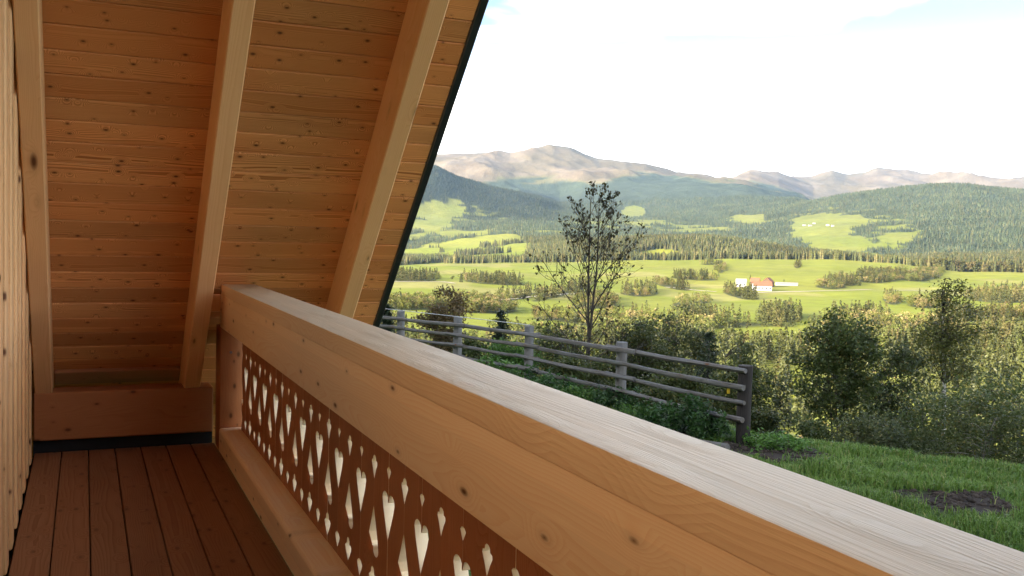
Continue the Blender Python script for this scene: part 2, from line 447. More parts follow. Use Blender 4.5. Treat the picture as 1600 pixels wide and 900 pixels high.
bx('door_frame', (XW - 0.058, XW + 0.008), (4.165, 4.285), (0.004, 2.33), M_WALL, door, 'Z', bev=0.005)
bx('door_frame', (XW - 0.058, XW + 0.006), (2.86, 2.975), (0.004, 2.33), M_WALL, door, 'Z', bev=0.005)
bx('door_frame', (XW - 0.058, XW + 0.007), (2.98, 4.16), (2.205, 2.33), M_WALL, door, 'Y', bev=0.005)
bx('door_stile', (XW - 0.045, XW - 0.008), (4.05, 4.160), (0.05, 2.198), M_CUT, door, 'Z', bev=0.005)

# ------------------------------------------------------------------ balcony railing
rail = empty('balcony_railing', (0.87, 3.0, 0), 'thick pale timber balcony railing with rows of heart cut-outs in its boards', 'railing')
Y0, Y1 = -6.25, 6.29
bx('handrail', (0.795, 1.007), (Y0, Y1), (1.031, 1.0985), M_TOP, rail, 'Y', bev=0.006, seg=2)
bx('top_beam', (0.800, 0.985), (Y0, 6.36), (0.819, 1.0302), M_RAIL, rail, 'Y', bev=0.006, seg=2)
bx('bottom_rail', (0.797, 0.985), (Y0, 6.36), (0.012, 0.168), M_RAIL, rail, 'Y', bev=0.022, seg=3)
post = bx('post', (0.802, 0.945), (6.362, 6.585), (0.012, 0.8185), M_BEAM, rail, 'Z', bev=0.010, seg=2)
bx('connecting_block', (0.7165, 0.812), (6.42, 6.56), (0.912, 1.026), M_RAFT, rail, 'X', bev=0.005)
bx('railing_infill', (0.926, 0.964), (-6.24, -0.06), (0.150, 0.86), M_PANEL, rail, 'Y', bev=0)
# screws let into the post
bm = bmesh.new()
for z in (0.655,):
    bmesh.ops.create_cone(bm, cap_ends=True, segments=10, radius1=0.009, radius2=0.009, depth=0.006,
                          matrix=Matrix.Translation((0.868, 6.3595, z)) @ Matrix.Rotation(math.pi / 2, 4, 'X'))
me = bpy.data.meshes.new('screw'); bm.to_mesh(me); bm.free()
link('screw', me, post, M_STEEL, Matrix())
# cut-out boards. half outlines (offset from the board edge, height), from low to high
def heart_half(cx, tip, base, hw, up=True, n=7):
    """half outline of a heart: list of (offset, z) from low z to high z"""
    L = base - tip
    pts = [(0.0, tip)]
    lob = hw / 2
    zl = tip + L * (1 - lob / abs(L) * .8)       # where the lobe starts
    pts += [(hw * 0.42, tip + (zl - tip) * 0.40), (hw * 0.80, tip + (zl - tip) * 0.74)]
    sgn = 1 if L > 0 else -1
    for i in range(n + 1):
        a = math.pi * i / n
        pts.append((lob + lob * math.cos(a) * 1.0, zl + sgn * lob * .8 * math.sin(a)))
    pts[-1] = (0.003, zl - sgn * 0.002)
    pts.append((0.0, zl - sgn * 0.006))
    return pts if L > 0 else list(reversed(pts))
COL1 = [(0.0, .197), (.024, .225), (.034, .243), (.020, .254), (0.0, .259)]
COL1b = heart_half(0, .432, .588, .066)
COL1c = [(0.0, .636), (.014, .655), (.020, .664), (.012, .672), (0.0, .675)]
COL2 = [(0.0, .196), (.026, .222), (.046, .246), (.047, .257), (.034, .264), (.020, .262), (.019, .276), (.010, .285), (0.0, .287)]
COL2b = heart_half(0, .502, .330, .066)
COL2c = [(0.0, .597), (.018, .630), (.033, .651), (.031, .660), (.018, .663), (.016, .673), (.008, .679), (0.0, .680)]
PW = 0.1705
Z0P, Z1P = 0.150, 0.86
def cut_board():
    g = 0.0008
    left, right = [], []
    for seg in (COL1, COL1b, COL1c): left += seg
    for seg in (COL2, COL2b, COL2c): right += seg
    out = [(-PW / 2 + g, Z0P)] + [(PW / 2 - g, Z0P)] + [(PW / 2 - g - a, z) for a, z in right] + [(PW / 2 - g, Z1P), (-PW / 2 + g, Z1P)] + [(-PW / 2 + g + a, z) for a, z in reversed(left)]
    bm = bmesh.new()
    T = 0.040
    # local axes: X = height, Y = across the board, Z = thickness
    fr = [bm.verts.new((z, y_, T / 2)) for y_, z in out]
    bk = [bm.verts.new((z, y_, -T / 2)) for y_, z in out]
    f1 = bm.faces.new(fr); f2 = bm.faces.new(list(reversed(bk)))
    n = len(out)
    for i in range(n):
        j = (i + 1) % n
        f = bm.faces.new((fr[j], fr[i], bk[i], bk[j]))
        f.material_index = 1
    bmesh.ops.triangulate(bm, faces=[f1, f2])
    bmesh.ops.recalc_face_normals(bm, faces=bm.faces)
    me = bpy.data.meshes.new('railing_board'); bm.to_mesh(me); bm.free()
    me.materials.append(M_PANEL); me.materials.append(M_CUT)
    return me
cb = cut_board()
XP = 0.925
kk = 0
for k in range(-19, 20):
    yc = 3.2845 + PW * k          # board centre; column 1 sits at 3.370 + .341 k
    if yc + PW / 2 > 6.36 or yc < 0.0: continue
    # column 1 edge alternates: k even -> column 1 on the +Y side
    if k % 2 == 0:
        M = frame((XP + 0.020, yc, 0), (0, 0, 1), (0, -1, 0))      # local +Y -> world -Y
    else:
        M = frame((XP + 0.020, yc, 0), (0, 0, 1), (0, 1, 0))
    # tiny random setback of each board
    M = Matrix.Translation((random.uniform(-.001, .001), 0, 0)) @ M
    link('railing_board', cb, rail, None, M)

# ------------------------------------------------------------------ terrain
VAZ = math.atan2(FW.x, FW.y)           # compass bearing of the view
def u_of(az):                          # picture column of a bearing, only used to look up the measured ridge heights
    return 800 + 1500 * np.tan(np.clip(az - VAZ, -1.0, 1.0))
_perm = np.random.default_rng(3).random((256, 256))
def vnoise(x, y):
    xi = np.floor(x).astype(int); yi = np.floor(y).astype(int)
    fx = x - xi; fy = y - yi
    fx = fx * fx * (3 - 2 * fx); fy = fy * fy * (3 - 2 * fy)
    g = lambda i, j: _perm[i & 255, j & 255]
    return (g(xi, yi) * (1 - fx) + g(xi + 1, yi) * fx) * (1 - fy) + (g(xi, yi + 1) * (1 - fx) + g(xi + 1, yi + 1) * fx) * fy
def fbm(x, y, oct=4, gain=0.5):
    s = 0; a = 1; t = 0
    for o in range(oct):
        s = s + a * vnoise(x * 2 ** o + 17.3 * o, y * 2 ** o - 9.1 * o); t += a; a *= gain
    return s / t
def ridged(x, y, oct=4):
    s = 0; a = 1; t = 0
    for o in range(oct):
        n = 1 - np.abs(2 * vnoise(x * 2 ** o + 31.7 * o, y * 2 ** o + 5.3 * o) - 1)
        s = s + a * n * n; t += a; a *= 0.5
    return s / t

# height layers: distance, then how far below eye level (as the drop seen at 1500 units) along the bearing
def T(*p): return np.array(p, float)
def rel(*p):                           # measured heights of skyline points above or below eye level
    a = np.array(p, float).reshape(-1, 2)
    return np.stack([a[:, 0], a[:, 1] - (369.6 + (a[:, 0] - 800) * 0.0272)], 1)
LAY = [
    (60, T([0, 375])), (110, T([0, 440])), (200, T([0, 415])), (300, T([0, 300])), (400, T([0, 214])), (550, T([0, 166])),
    (800, T([500, 116], [1100, 121], [1700, 122])),
    (1000, T([500, 92], [1100, 95], [1700, 96])),
    (1250, T([500, 71], [1100, 70], [1300, 70], [1700, 74])),
    (1700, T([500, 60], [800, 52], [1100, 43], [1300, 42], [1450, 52], [1700, 54])),
    (2100, rel(500, 422, 610, 418, 700, 412, 800, 412, 900, 410, 1000, 408, 1100, 408, 1200, 406, 1300, 407, 1400, 413, 1500, 427, 1600, 429)),
    (2400, T([500, 55], [700, 47], [900, 41], [1000, 36], [1100, 33], [1300, 27], [1400, 30], [1500, 40], [1700, 40])),
    (2900, T([500, 50], [600, 45], [700, 37], [800, 28], [870, 16], [950, 6], [1000, 1], [1100, -4], [1180, 3], [1250, 13], [1300, 20], [1400, 26], [1600, 28])),
    (3500, T([500, 40], [600, 30], [700, 22], [800, 10], [870, 6], [950, 8], [1100, 10], [1200, 14], [1250, 20], [1300, 22], [1400, 21], [1600, 16])),
    (4500, T([500, 14], [600, 8], [700, -4], [800, -12], [900, -10], [1000, -6], [1100, -6], [1200, -8], [1290, -20], [1400, -25], [1500, -30], [1600, -34])),
    (5500, T([500, -26], [600, -24], [700, -24], [800, -26], [900, -28], [1000, -26], [1100, -26], [1200, -36], [1290, -46], [1400, -60], [1500, -68], [1600, -64])),
    (6800, rel(450, 240, 590, 252, 640, 256, 677, 262, 710, 277, 759, 293, 807, 302, 840, 312, 872, 325, 920, 335, 1000, 336, 1100, 331, 1150, 326, 1200, 321, 1236, 317, 1265, 316,
               1300, 309, 1340, 303, 1405, 295, 1454, 290, 1502, 292, 1551, 297, 1600, 301, 1800, 315)),
    (8500, rel(450, 280, 590, 282, 700, 290, 800, 306, 870, 310, 905, 297, 970, 289, 1035, 287, 1080, 288, 1129, 290, 1161, 290, 1194, 299, 1236, 307, 1265, 325, 1340, 325, 1454, 315, 1600, 325)),
    (9800, rel(450, 262, 590, 262, 700, 262, 800, 262, 860, 258, 905, 264, 970, 266, 1035, 277, 1100, 283, 1160, 291, 1265, 320, 1340, 310, 1600, 315)),
    (11500, rel(450, 255, 590, 247, 684, 242, 739, 240.6, 772, 239.6, 791, 245.5, 807, 242, 827, 237, 856, 233.5, 885, 234.8, 905, 242, 928, 249, 970, 253, 1002, 256, 1035, 265,
                1051, 272, 1080, 275, 1099, 275.5, 1129, 283.6, 1160, 290, 1210, 293, 1265, 312, 1600, 312)),
    (13000, rel(450, 275, 1050, 285, 1100, 290, 1129, 284, 1145, 275.5, 1164, 269, 1181, 270.6, 1210, 280, 1240, 296, 1265, 306, 1600, 305)),
    (16000, rel(450, 270, 1050, 283, 1180, 282, 1210, 280, 1262, 279, 1281, 271.6, 1294, 270, 1314, 275.5, 1340, 273, 1363, 265, 1385, 266, 1411, 268, 1431, 273, 1447, 274.5, 1470, 270,
                1502, 275.5, 1532, 280, 1567, 280, 1600, 275.5, 1750, 272)),
    (20000, T([0, -50])), (30000, T([0, -5])), (60000, T([0, 5])),
]
LR = np.log(np.array([l[0] for l in LAY], float))
SUNV = np.array([math.sin(math.radians(SUN_AZ)), math.cos(math.radians(SUN_AZ))])
FWH = np.array([math.sin(VAZ), math.cos(VAZ)]); RH = np.array([math.cos(VAZ), -math.sin(VAZ)])
CREST = np.array([(-30, 69), (-3.1, 27), (4.1, 16.6), (8, 14.9), (14, 13.2), (40, 8)], float)   # lateral, depth of the edge of the near bank
def sstep(x): x = np.clip(x, 0, 1); return x * x * (3 - 2 * x)
def near_z(x, y):
    lat = x * RH[0] + y * RH[1]; dep = x * FWH[0] + y * FWH[1]
    best = np.full(x.shape, 1e9); sg = np.zeros(x.shape)
    for (ax, ay), (bx_, by_) in zip(CREST[:-1], CREST[1:]):
        dx, dy = bx_ - ax, by_ - ay; L2 = dx * dx + dy * dy
        t = np.clip(((lat - ax) * dx + (dep - ay) * dy) / L2, 0, 1)
        ex, ey = lat - ax - t * dx, dep - ay - t * dy
        d2 = np.hypot(ex, ey); cr = dx * ey - dy * ex
        m = d2 < best
        best = np.where(m, d2, best); sg = np.where(m, np.sign(cr), sg)
    d = best * sg                                   # metres beyond the edge
    z = -1.93 - 0.50 * np.where(d > -0.5, (d + 0.5) ** 2 / (d + 0.5 + 2.5), 0) - 0.02 * np.clip(-d, 0, 12)
    z = z + 0.16 * (fbm(x * .9, y * .9, 3) - .5) + 0.30 * (fbm(x * .22 + 5, y * .22, 2) - .5)
    return z, d
def terrain_z(x, y):
    x = np.asarray(x, float); y = np.asarray(y, float)
    sh = x.shape; x = x.ravel(); y = y.ravel()
    r = np.hypot(x, y); az = np.arctan2(x, y)
    da = (az - VAZ + math.pi) % (2 * math.pi) - math.pi
    u = 800 + 1500 * np.tan(np.clip(da, -0.62, 0.62))
    lr = np.log(np.maximum(r, 1.0))
    dk = np.stack([np.interp(u, l[1][:, 0], l[1][:, 1]) for l in LAY], 1)     # drops
    cosa = np.cos(np.clip(da, -0.62, 0.62))
    zk = H - dk / 1500.0 * np.exp(LR)[None, :] * cosa[:, None]
    # monotone cubic in log distance
    h = np.diff(LR); dl = np.diff(zk, axis=1) / h
    m = np.zeros_like(zk)
    a_, b_ = dl[:, :-1], dl[:, 1:]
    m[:, 1:-1] = np.where(a_ * b_ > 0, 2 * a_ * b_ / np.where(np.abs(a_ + b_) < 1e-9, 1, a_ + b_), 0)
    k = np.clip(np.searchsorted(LR, lr) - 1, 0, len(LR) - 2)
    i = np.arange(len(r)); t = np.clip((lr - LR[k]) / h[k], 0, 1)
    z0, z1, m0, m1 = zk[i, k], zk[i, k + 1], m[i, k] * h[k], m[i, k + 1] * h[k]
    z = (2 * t**3 - 3 * t**2 + 1) * z0 + (t**3 - 2 * t**2 + t) * m0 + (-2 * t**3 + 3 * t**2) * z1 + (t**3 - t**2) * m1
    # relief
    far = sstep((r - 5500) / 4000)
    keep = 1 - .75 * np.exp(-((r - 11500) / 900) ** 2) - .75 * np.exp(-((r - 16000) / 1000) ** 2) - .6 * np.exp(-((r - 13000) / 500) ** 2) - .6 * np.exp(-((r - 6800) / 500) ** 2)
    z = z + far * keep * (ridged(x / 1500, y / 1500, 5) - 0.45) * np.clip(r - 5500, 0, 6000) * 0.034
    z = z + far * (.4 + .6 * keep) * (ridged(x / 420 + 3, y / 420, 4) - 0.45) * 55
    mid = sstep((r - 250) / 400) * (1 - sstep((r - 6500) / 2000))
    z = z + mid * (fbm(x / 160, y / 160, 3) - 0.5) * np.clip(r / 1000 * 6, 0, 22)
    # the bank by the house
    zn, d = near_z(x, y)
    w = sstep((r - 38) / 50)
    z = zn * (1 - w) + z * w
    # unseen hillside towards the sun, shaped to keep the near bank in shade
    ds = x * SUNV[0] + y * SUNV[1]; ls = x * SUNV[1] - y * SUNV[0]
    hill = -2.2 + 40 * sstep((ds - 9) / 75) - 0.05 * np.clip(ds - 110, 0, 300)
    wh = sstep((ds - 4) / 30) * np.exp(-(ls / 200.0) ** 4)
    z = z * (1 - wh) + hill * wh
    return z.reshape(sh)

# polar sheet, dense where the camera looks
azs = np.concatenate([np.arange(-180, -42, 6.0), np.arange(-42, -27, 1.0), np.arange(-27, -9.5, .25), np.arange(-9.5, 30.5, .10), np.arange(30.5, 45, 1.0), np.arange(45, 180, 6.0)]) * math.pi / 180 + VAZ
rs = np.concatenate([np.linspace(0.5, 8, 5), np.linspace(9, 20, 50), np.geomspace(20.5, 60, 36), np.geomspace(62, 380, 50), np.geomspace(386, 2150, 190), np.geomspace(2170, 3700, 90),
                     np.geomspace(3730, 7000, 90), np.geomspace(7060, 16500, 150), np.geomspace(17000, 60000, 14)])
A, Rr = np.meshgrid(azs, rs)
GX, GY = Rr * np.sin(A), Rr * np.cos(A)
GZ = terrain_z(GX, GY)

# land cover (what grows or lies there), by where the ground is
def seen_y(x, y, z):
    r = np.hypot(x, y); da = (np.arctan2(x, y) - VAZ + math.pi) % (2 * math.pi) - math.pi
    dep = np.maximum(r * np.cos(da), .01)
    u = 800 + 1500 * np.tan(np.clip(da, -.8, .8))
    return u, 369.6 + (u - 800) * .0272 + (H - z) / dep * 1500
def ell(u, v, cu, cv, ru, rv, ang=0.0):
    c, s = math.cos(ang), math.sin(ang)
    a = (u - cu) * c + (v - cv) * s; b = -(u - cu) * s + (v - cv) * c
    return 1 - np.sqrt((a / ru) ** 2 + (b / rv) ** 2)
def landcover(x, y, z):
    """0..1 woodland share, meadow share, bare rock share"""
    r = np.hypot(x, y); u, v = seen_y(x, y, z)
    n = fbm(x / 130, y / 130, 4) - .5; n2 = fbm(x / 420 + 9, y / 420, 4) - .5
    W = np.zeros(x.shape)
    # valley sides below the plateau
    g = sstep((r - 60) / 40) * (1 - sstep((r - 800) / 200))
    W = np.maximum(W, g * sstep((n + n2 * .6 - .02) / .07))
    for e in ((700, 505, 90, 20), (1190, 525, 90, 14), (1275, 600, 60, 45), (700, 530, 60, 16), (1560, 512, 60, 8), (1000, 480, 60, 12)):
        W = np.where((r < 1100) & (r > 180), np.minimum(W, sstep(-ell(u, v, *e) * 4 + n * 2.5)), W)
    W = np.where((r > 180) & (r < 900) & (v > 535) & (ell(u, v, 1278, 600, 42, 34) + n < 0) & (ell(u, v, 700, 505, 90, 14) < 0), np.clip(np.maximum(W, sstep((n2 + .25) / .1)), 0, .42), W)
    # strips and clumps on the plateau
    pl = (r > 780) & (r < 2140)
    P = np.full(x.shape, -1.0)
    for e in ((640, 436, 60, 4.5, .02), (770, 441, 70, 4.5, .06), (690, 476, 80, 7, -.05), (800, 466, 60, 4.5, -.18), (760, 486, 60, 7, 0), (620, 480, 40, 8, 0),
              (885, 455, 60, 6, -.3), (1085, 435, 50, 3.5, .05), (1050, 447, 30, 4, .2), (1125, 420, 10, 8, .8), (1105, 411, 14, 4, 0), (1098, 471, 17, 4, 0), (1068, 476, 24, 5, 0),
              (1375, 434, 50, 12, -.1), (1440, 430, 38, 10, -.1), (1320, 441, 34, 7, 0), (1300, 446, 26, 6, 0), (1218, 499, 42, 8, 0), (1165, 508, 50, 5, 0), (1395, 470, 20, 7, .1), (1455, 476, 40, 7, 0), (1100, 500, 30, 6, 0),
              (1570, 463, 55, 11, 0), (1580, 494, 50, 9, 0), (1510, 496, 45, 8, 0), (1245, 416, 5, 3, 0), (1160, 462, 30, 5, .2), (930, 474, 50, 12, 0), (1000, 458, 30, 7, 0), (1340, 502, 60, 7, 0)):
        P = np.maximum(P, ell(u, v, *e))
    W = np.where(pl, np.maximum(W * (v > 506), sstep((P + n * .9) * 5)), W)
    W = np.where(pl & (v < 412) , 0, W)
    # forest belt and hill behind the plateau
    b = (r >= 2140) & (r < 3600)
    ctr = sstep((u - 815) / 40) * (1 - sstep((u - 1345) / 20))
    belt = sstep((u - 692) / 10) * (1 - sstep((u - 905) / 10)) * (r < 2430)
    clump = sstep((u - 1452) / 12) * (r < 2420)
    Wb = np.maximum.reduce([ctr, belt, clump, sstep((n2 + n * .9 + .06) / .08) * .95])
    Wb = np.where(ell(u, v, 1030, 398, 32, 8) + n * .5 > 0, 0, Wb)
    Wb = np.where((u > 1195) & (r > 2900), np.where(ell(u, v, 1310, 385, 110, 40) + n > 0, sstep((n + n2 - .06) / .1), 1.0), Wb)
    for e in ((775, 375, 40, 6), (715, 390, 40, 6), (650, 398, 35, 8), (690, 352, 40, 12), (665, 372, 40, 4)):
        Wb = np.where((u < 905) & (r > 2430) & (ell(u, v, *e) + n * .6 > 0), 0, Wb)
    W = np.where(b, Wb, W)
    c = (r >= 3600) & (r < 6000)
    Wc = sstep((n2 + n * .9 + .13) / .08)
    for e in ((775, 375, 40, 7), (680, 330, 40, 14), (655, 352, 50, 8), (710, 364, 36, 4), (1295, 346, 62, 12), (1280, 362, 48, 20), (1310, 380, 46, 14), (1395, 372, 24, 9), (1170, 343, 35, 7), (1500, 352, 28, 5), (985, 332, 14, 9)):
        Wc = np.where(ell(u, v, *e) + n * .9 > 0, 0, Wc)
    Wc = np.where((u > 1190) & (ell(u, v, 1320, 365, 125, 42) + n * .8 < 0), np.maximum(Wc, sstep((.22 - n2) / .1)), Wc)
    W = np.where(c, Wc, W)
    dd = (r >= 6000)
    tl = np.interp(u, [450, 690, 775, 830, 856, 905, 937, 970, 1035, 1080, 1140, 1180, 1240, 1265, 1400, 1600], [300, 300, 279, 284, 284, 285, 285, 277, 279, 284, 286, 291, 306, 312, 299, 304])
    rock = np.where(dd, sstep((tl + n2 * 26 - v) / 6), 0)
    rock = np.where((r < 7300) & (u < 900), 0, rock)
    rock = np.where((r < 7600) & (u > 1240), 0, rock)
    rock = np.where(r > 12500, 1, rock)
    Wd = 1 - rock
    for e in ((985, 332, 20, 10), (1165, 342, 34, 6)):
        Wd = np.where(ell(u, v, *e) + n * .6 > 0, 0, Wd)
    W = np.where(dd, Wd, W)
    return np.clip(W, 0, 1), rock, u, v, n, n2
WD, ROCK, UU, VV, NN, NN2 = landcover(GX, GY, GZ)
zn_, DN = near_z(GX.ravel(), GY.ravel()); DN = DN.reshape(GX.shape)
def c3(*c): return np.array(c, float)
def lerp(a, b, t): return a + (b - a) * t[..., None]
hue = fbm(GX / 260 + 40, GY / 260, 3)
col = lerp(c3(.150, .180, .018), c3(.200, .205, .026), np.clip(hue * 1.6 - .3, 0, 1))           # meadow
strip = (np.sin((GX * .6 + GY * .35) / 46 + 3 * hue) > .55) & (Rr > 700)
col = np.where(strip[..., None], col * .9 + c3(.02, .015, .006), col)
dry = sstep((fbm(GX / 190 - 7, GY / 190, 3) - .56) / .06) * (Rr > 1000) * (VV > 412) * .55
col = lerp(col, np.broadcast_to(c3(.27, .235, .085), col.shape), dry)
fl = sstep((Rr - 2900) / 2600)
col = lerp(col, col * .62 + c3(.050, .050, .022), fl)
wood_c = lerp(c3(.055, .060, .022), c3(.040, .052, .024), sstep((Rr - 1200) / 1500))
wood_c = lerp(wood_c, np.broadcast_to(c3(.050, .064, .040), col.shape), sstep((Rr - 4000) / 2500))
wood_c = wood_c * (1 - .45 * (sstep((905 - UU) / 60) * sstep((Rr - 5200) / 500) * (1 - sstep((Rr - 8200) / 600))))[..., None]  # shade of the left spur painted into its woodland colour
wood_c = wood_c * (0.8 + .5 * fbm(GX / 60, GY / 60, 2))[..., None]
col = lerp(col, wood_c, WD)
rockc = lerp(c3(.135, .100, .060), c3(.215, .170, .115), np.clip(ridged(GX / 500, GY / 500, 4) * 1.5 - .3, 0, 1))
rockc = lerp(rockc, np.broadcast_to(c3(.125, .100, .052), col.shape), sstep((fbm(GX / 700, GY / 700, 4) - .5) / .1) * .6)
col = lerp(col, rockc, ROCK)
LAT = GX * RH[0] + GY * RH[1]; DEP = GX * FWH[0] + GY * FWH[1]
nearm = 1 - sstep((Rr - 60) / 60)
col = lerp(col, np.broadcast_to(c3(.050, .090, .018), col.shape), nearm)
nd = fbm(GX * 1.3, GY * 1.3, 4) - .5
def dirt_mask(lat, dep, nd):
    d = np.maximum.reduce([ell(lat, dep, 5.85, 12.65, .85, 0.55, -.15), ell(lat, dep, 4.05, 15.3, 0.95, 1.0, -.6), ell(lat, dep, 2.9, 16.8, 0.7, .55, -.9), ell(lat, dep, 1.6, 18.8, 0.9, .4, -.95)])
    return sstep((d + nd * 2.2 + .05) / .35)
DIRT = dirt_mask(LAT, DEP, nd) * (Rr < 30)
col = lerp(col, np.broadcast_to(c3(.042, .034, .028), col.shape) * (0.7 + .9 * fbm(GX * 5, GY * 5, 3))[..., None], DIRT)
na, nr = len(azs), len(rs)
idx = np.arange(na * nr).reshape(nr, na)
q = np.stack([idx[:-1, :], np.roll(idx[:-1, :], -1, 1), np.roll(idx[1:, :], -1, 1), idx[1:, :]], -1).reshape(-1, 4)
q = q[:, ::-1]
cap = idx[0][None, :]
m, nt, p = new_mat('ground')
at = nt.nodes.new('ShaderNodeVertexColor'); at.layer_name = 'cover'
geo = nt.nodes.new('ShaderNodeNewGeometry')
cdn = nt.nodes.new('ShaderNodeVectorMath'); cdn.operation = 'LENGTH'; nt.links.new(geo.outputs['Position'], cdn.inputs[0])
n1 = N(nt, 'ShaderNodeTexNoise', i_Scale=0.035, i_Detail=6.0, i_Roughness=0.65); nt.links.new(geo.outputs['Position'], n1.inputs['Vector'])
n2 = N(nt, 'ShaderNodeTexNoise', i_Scale=6.0, i_Detail=5.0, i_Roughness=0.7); nt.links.new(geo.outputs['Position'], n2.inputs['Vector'])
gs = nt.nodes.new('ShaderNodeSeparateXYZ'); nt.links.new(geo.outputs['Position'], gs.inputs[0])
fn = N(nt, 'ShaderNodeTexVoronoi', i_Scale=0.0035); nt.links.new(geo.outputs['Position'], fn.inputs['Vector'])
fs = nt.nodes.new('ShaderNodeSeparateColor'); nt.links.new(fn.outputs['Color'], fs.inputs[0])
ph = math_n(nt, 'ADD', math_n(nt, 'MULTIPLY', gs.outputs[0], 0.42), math_n(nt, 'MULTIPLY', math_n(nt, 'MULTIPLY_ADD', fs.outputs[0], .5, -.1), gs.outputs[1]))
mow = math_n(nt, 'MULTIPLY', math_n(nt, 'SINE', ph), math_n(nt, 'MULTIPLY', fs.outputs[1], mapr(nt, cdn.outputs['Value'], 500, 800, 0.0, 0.09)))
fieldt = math_n(nt, 'MULTIPLY_ADD', fs.outputs[2], .14, -.07)
mow = math_n(nt, 'ADD', mow, math_n(nt, 'MULTIPLY', fieldt, mapr(nt, cdn.outputs['Value'], 500, 800, 0.0, 1.0)))
tone0 = math_n(nt, 'ADD', math_n(nt, 'MULTIPLY_ADD', n1.outputs[0], 0.9, 0.55), math_n(nt, 'MULTIPLY_ADD', n2.outputs[0], 0.5, -0.25))
tone = math_n(nt, 'ADD', tone0, mow)
vs = N(nt, 'ShaderNodeVectorMath', operation='SCALE'); nt.links.new(at.outputs[0], vs.inputs[0]); nt.links.new(tone, vs.inputs['Scale'])
nt.links.new(vs.outputs[0], p.inputs['Base Color']); p.inputs['Roughness'].default_value = 0.95; p.inputs['Specular IOR Level'].default_value = 0.1
wv = N(nt, 'ShaderNodeTexVoronoi', i_Scale=0.09); nt.links.new(geo.outputs['Position'], wv.inputs['Vector'])
b1 = N(nt, 'ShaderNodeBump', i_Strength=0.5, i_Distance=0.05); nt.links.new(n2.outputs[0], b1.inputs['Height'])
fard = mapr(nt, cdn.outputs['Value'], 4500, 7500, 0.0, 1.0)
b2 = N(nt, 'ShaderNodeBump', i_Distance=9.0); nt.links.new(wv.outputs['Distance'], b2.inputs['Height']); nt.links.new(math_n(nt, 'MULTIPLY', fard, 0.55), b2.inputs['Strength']); nt.links.new(b1.outputs[0], b2.inputs['Normal'])
nt.links.new(b2.outputs[0], p.inputs['Normal'])
me = np_mesh('ground', np.stack([GX, GY, GZ], -1).reshape(-1, 3), [q, cap], m, smooth=True, attr={'cover': col.reshape(-1, 3)})
tag(link('ground', me), 'alpine ground: dark grassy bank, valley meadows, wooded slopes and bare mountains', 'ground', kind='structure')

# ------------------------------------------------------------------ placing things on the ground
def yh(u): return 369.6 + (u - 800) * 0.0272
def at_depth(u, dep):
    lat = (u - 800) / 1500.0 * dep
    x = FWH[0] * dep + RH[0] * lat; y = FWH[1] * dep + RH[1] * lat
    return float(x), float(y), float(terrain_z(np.array([x]), np.array([y]))[0])
_rr = np.geomspace(120, 9000, 900)
def ground_at(u, v):
    """the visible ground point along a bearing that lies at a measured height in the view"""
    az = VAZ + math.atan((u - 800) / 1500.0)
    x, y = _rr * math.sin(az), _rr * math.cos(az)
    z = terrain_z(x, y)
    vv = seen_y(x, y, z)[1]
    ok = np.where(vv <= v)[0]
    i = ok[0] if len(ok) else len(vv) - 1
    i = max(i, 1)
    t = (vv[i - 1] - v) / max(vv[i - 1] - vv[i], 1e-6); t = min(max(t, 0), 1)
    return x[i - 1] + (x[i] - x[i - 1]) * t, y[i - 1] + (y[i] - y[i - 1]) * t, z[i - 1] + (z[i] - z[i - 1]) * t

# ------------------------------------------------------------------ plant geometry
def unit(v): return v / np.maximum(np.linalg.norm(v, axis=-1, keepdims=True), 1e-9)
def tubes(paths, sides=5):
    """paths: list of (points (n,3), radii (n,)) -> one vertex and face array"""
    Vs, Fs, o = [], [], 0
    for P, Rad in paths:
        P = np.asarray(P, float); Rad = np.asarray(Rad, float); n = len(P)
        d = unit(np.gradient(P, axis=0))
        ref = np.where(np.abs(d[:, 2:3]) > .9, np.array([[1., 0, 0]]), np.array([[0, 0, 1.]]))
        a = unit(np.cross(d, ref)); b = np.cross(d, a)
        th = np.arange(sides) * 2 * math.pi / sides
        ring = P[:, None, :] + Rad[:, None, None] * (np.cos(th)[None, :, None] * a[:, None, :] + np.sin(th)[None, :, None] * b[:, None, :])
        Vs.append(ring.reshape(-1, 3))
        i = np.arange(n - 1)[:, None] * sides; j = np.arange(sides)[None, :]; k = (j + 1) % sides
        Fs.append(np.stack([i + j, i + k, i + sides + k, i + sides + j], -1).reshape(-1, 4) + o)
        o += n * sides
    return np.concatenate(Vs), np.concatenate(Fs)
def leaves(cen, size, rg, flat=0.0, aspect=0.55, dirs=None):
    """rhombic leaves at the given centres"""
    n = len(cen)
    a = unit(rg.normal(size=(n, 3)) * np.array([1, 1, 1 - .5 * flat])) if dirs is None else dirs
    nn = unit(rg.normal(size=(n, 3)) + np.array([0, 0, flat * 2.0]))
    b = unit(np.cross(a, nn))
    s = (size * rg.uniform(.6, 1.35, n))[:, None] * .5
    V = np.stack([cen - a * s, cen + b * s * aspect, cen + a * s, cen - b * s * aspect], 1).reshape(-1, 3)
    return V, np.arange(4 * n).reshape(-1, 4)
def bez(p0, p1, p2, n=6):
    t = np.linspace(0, 1, n)[:, None]
    return (1 - t) ** 2 * p0 + 2 * t * (1 - t) * p1 + t ** 2 * p2
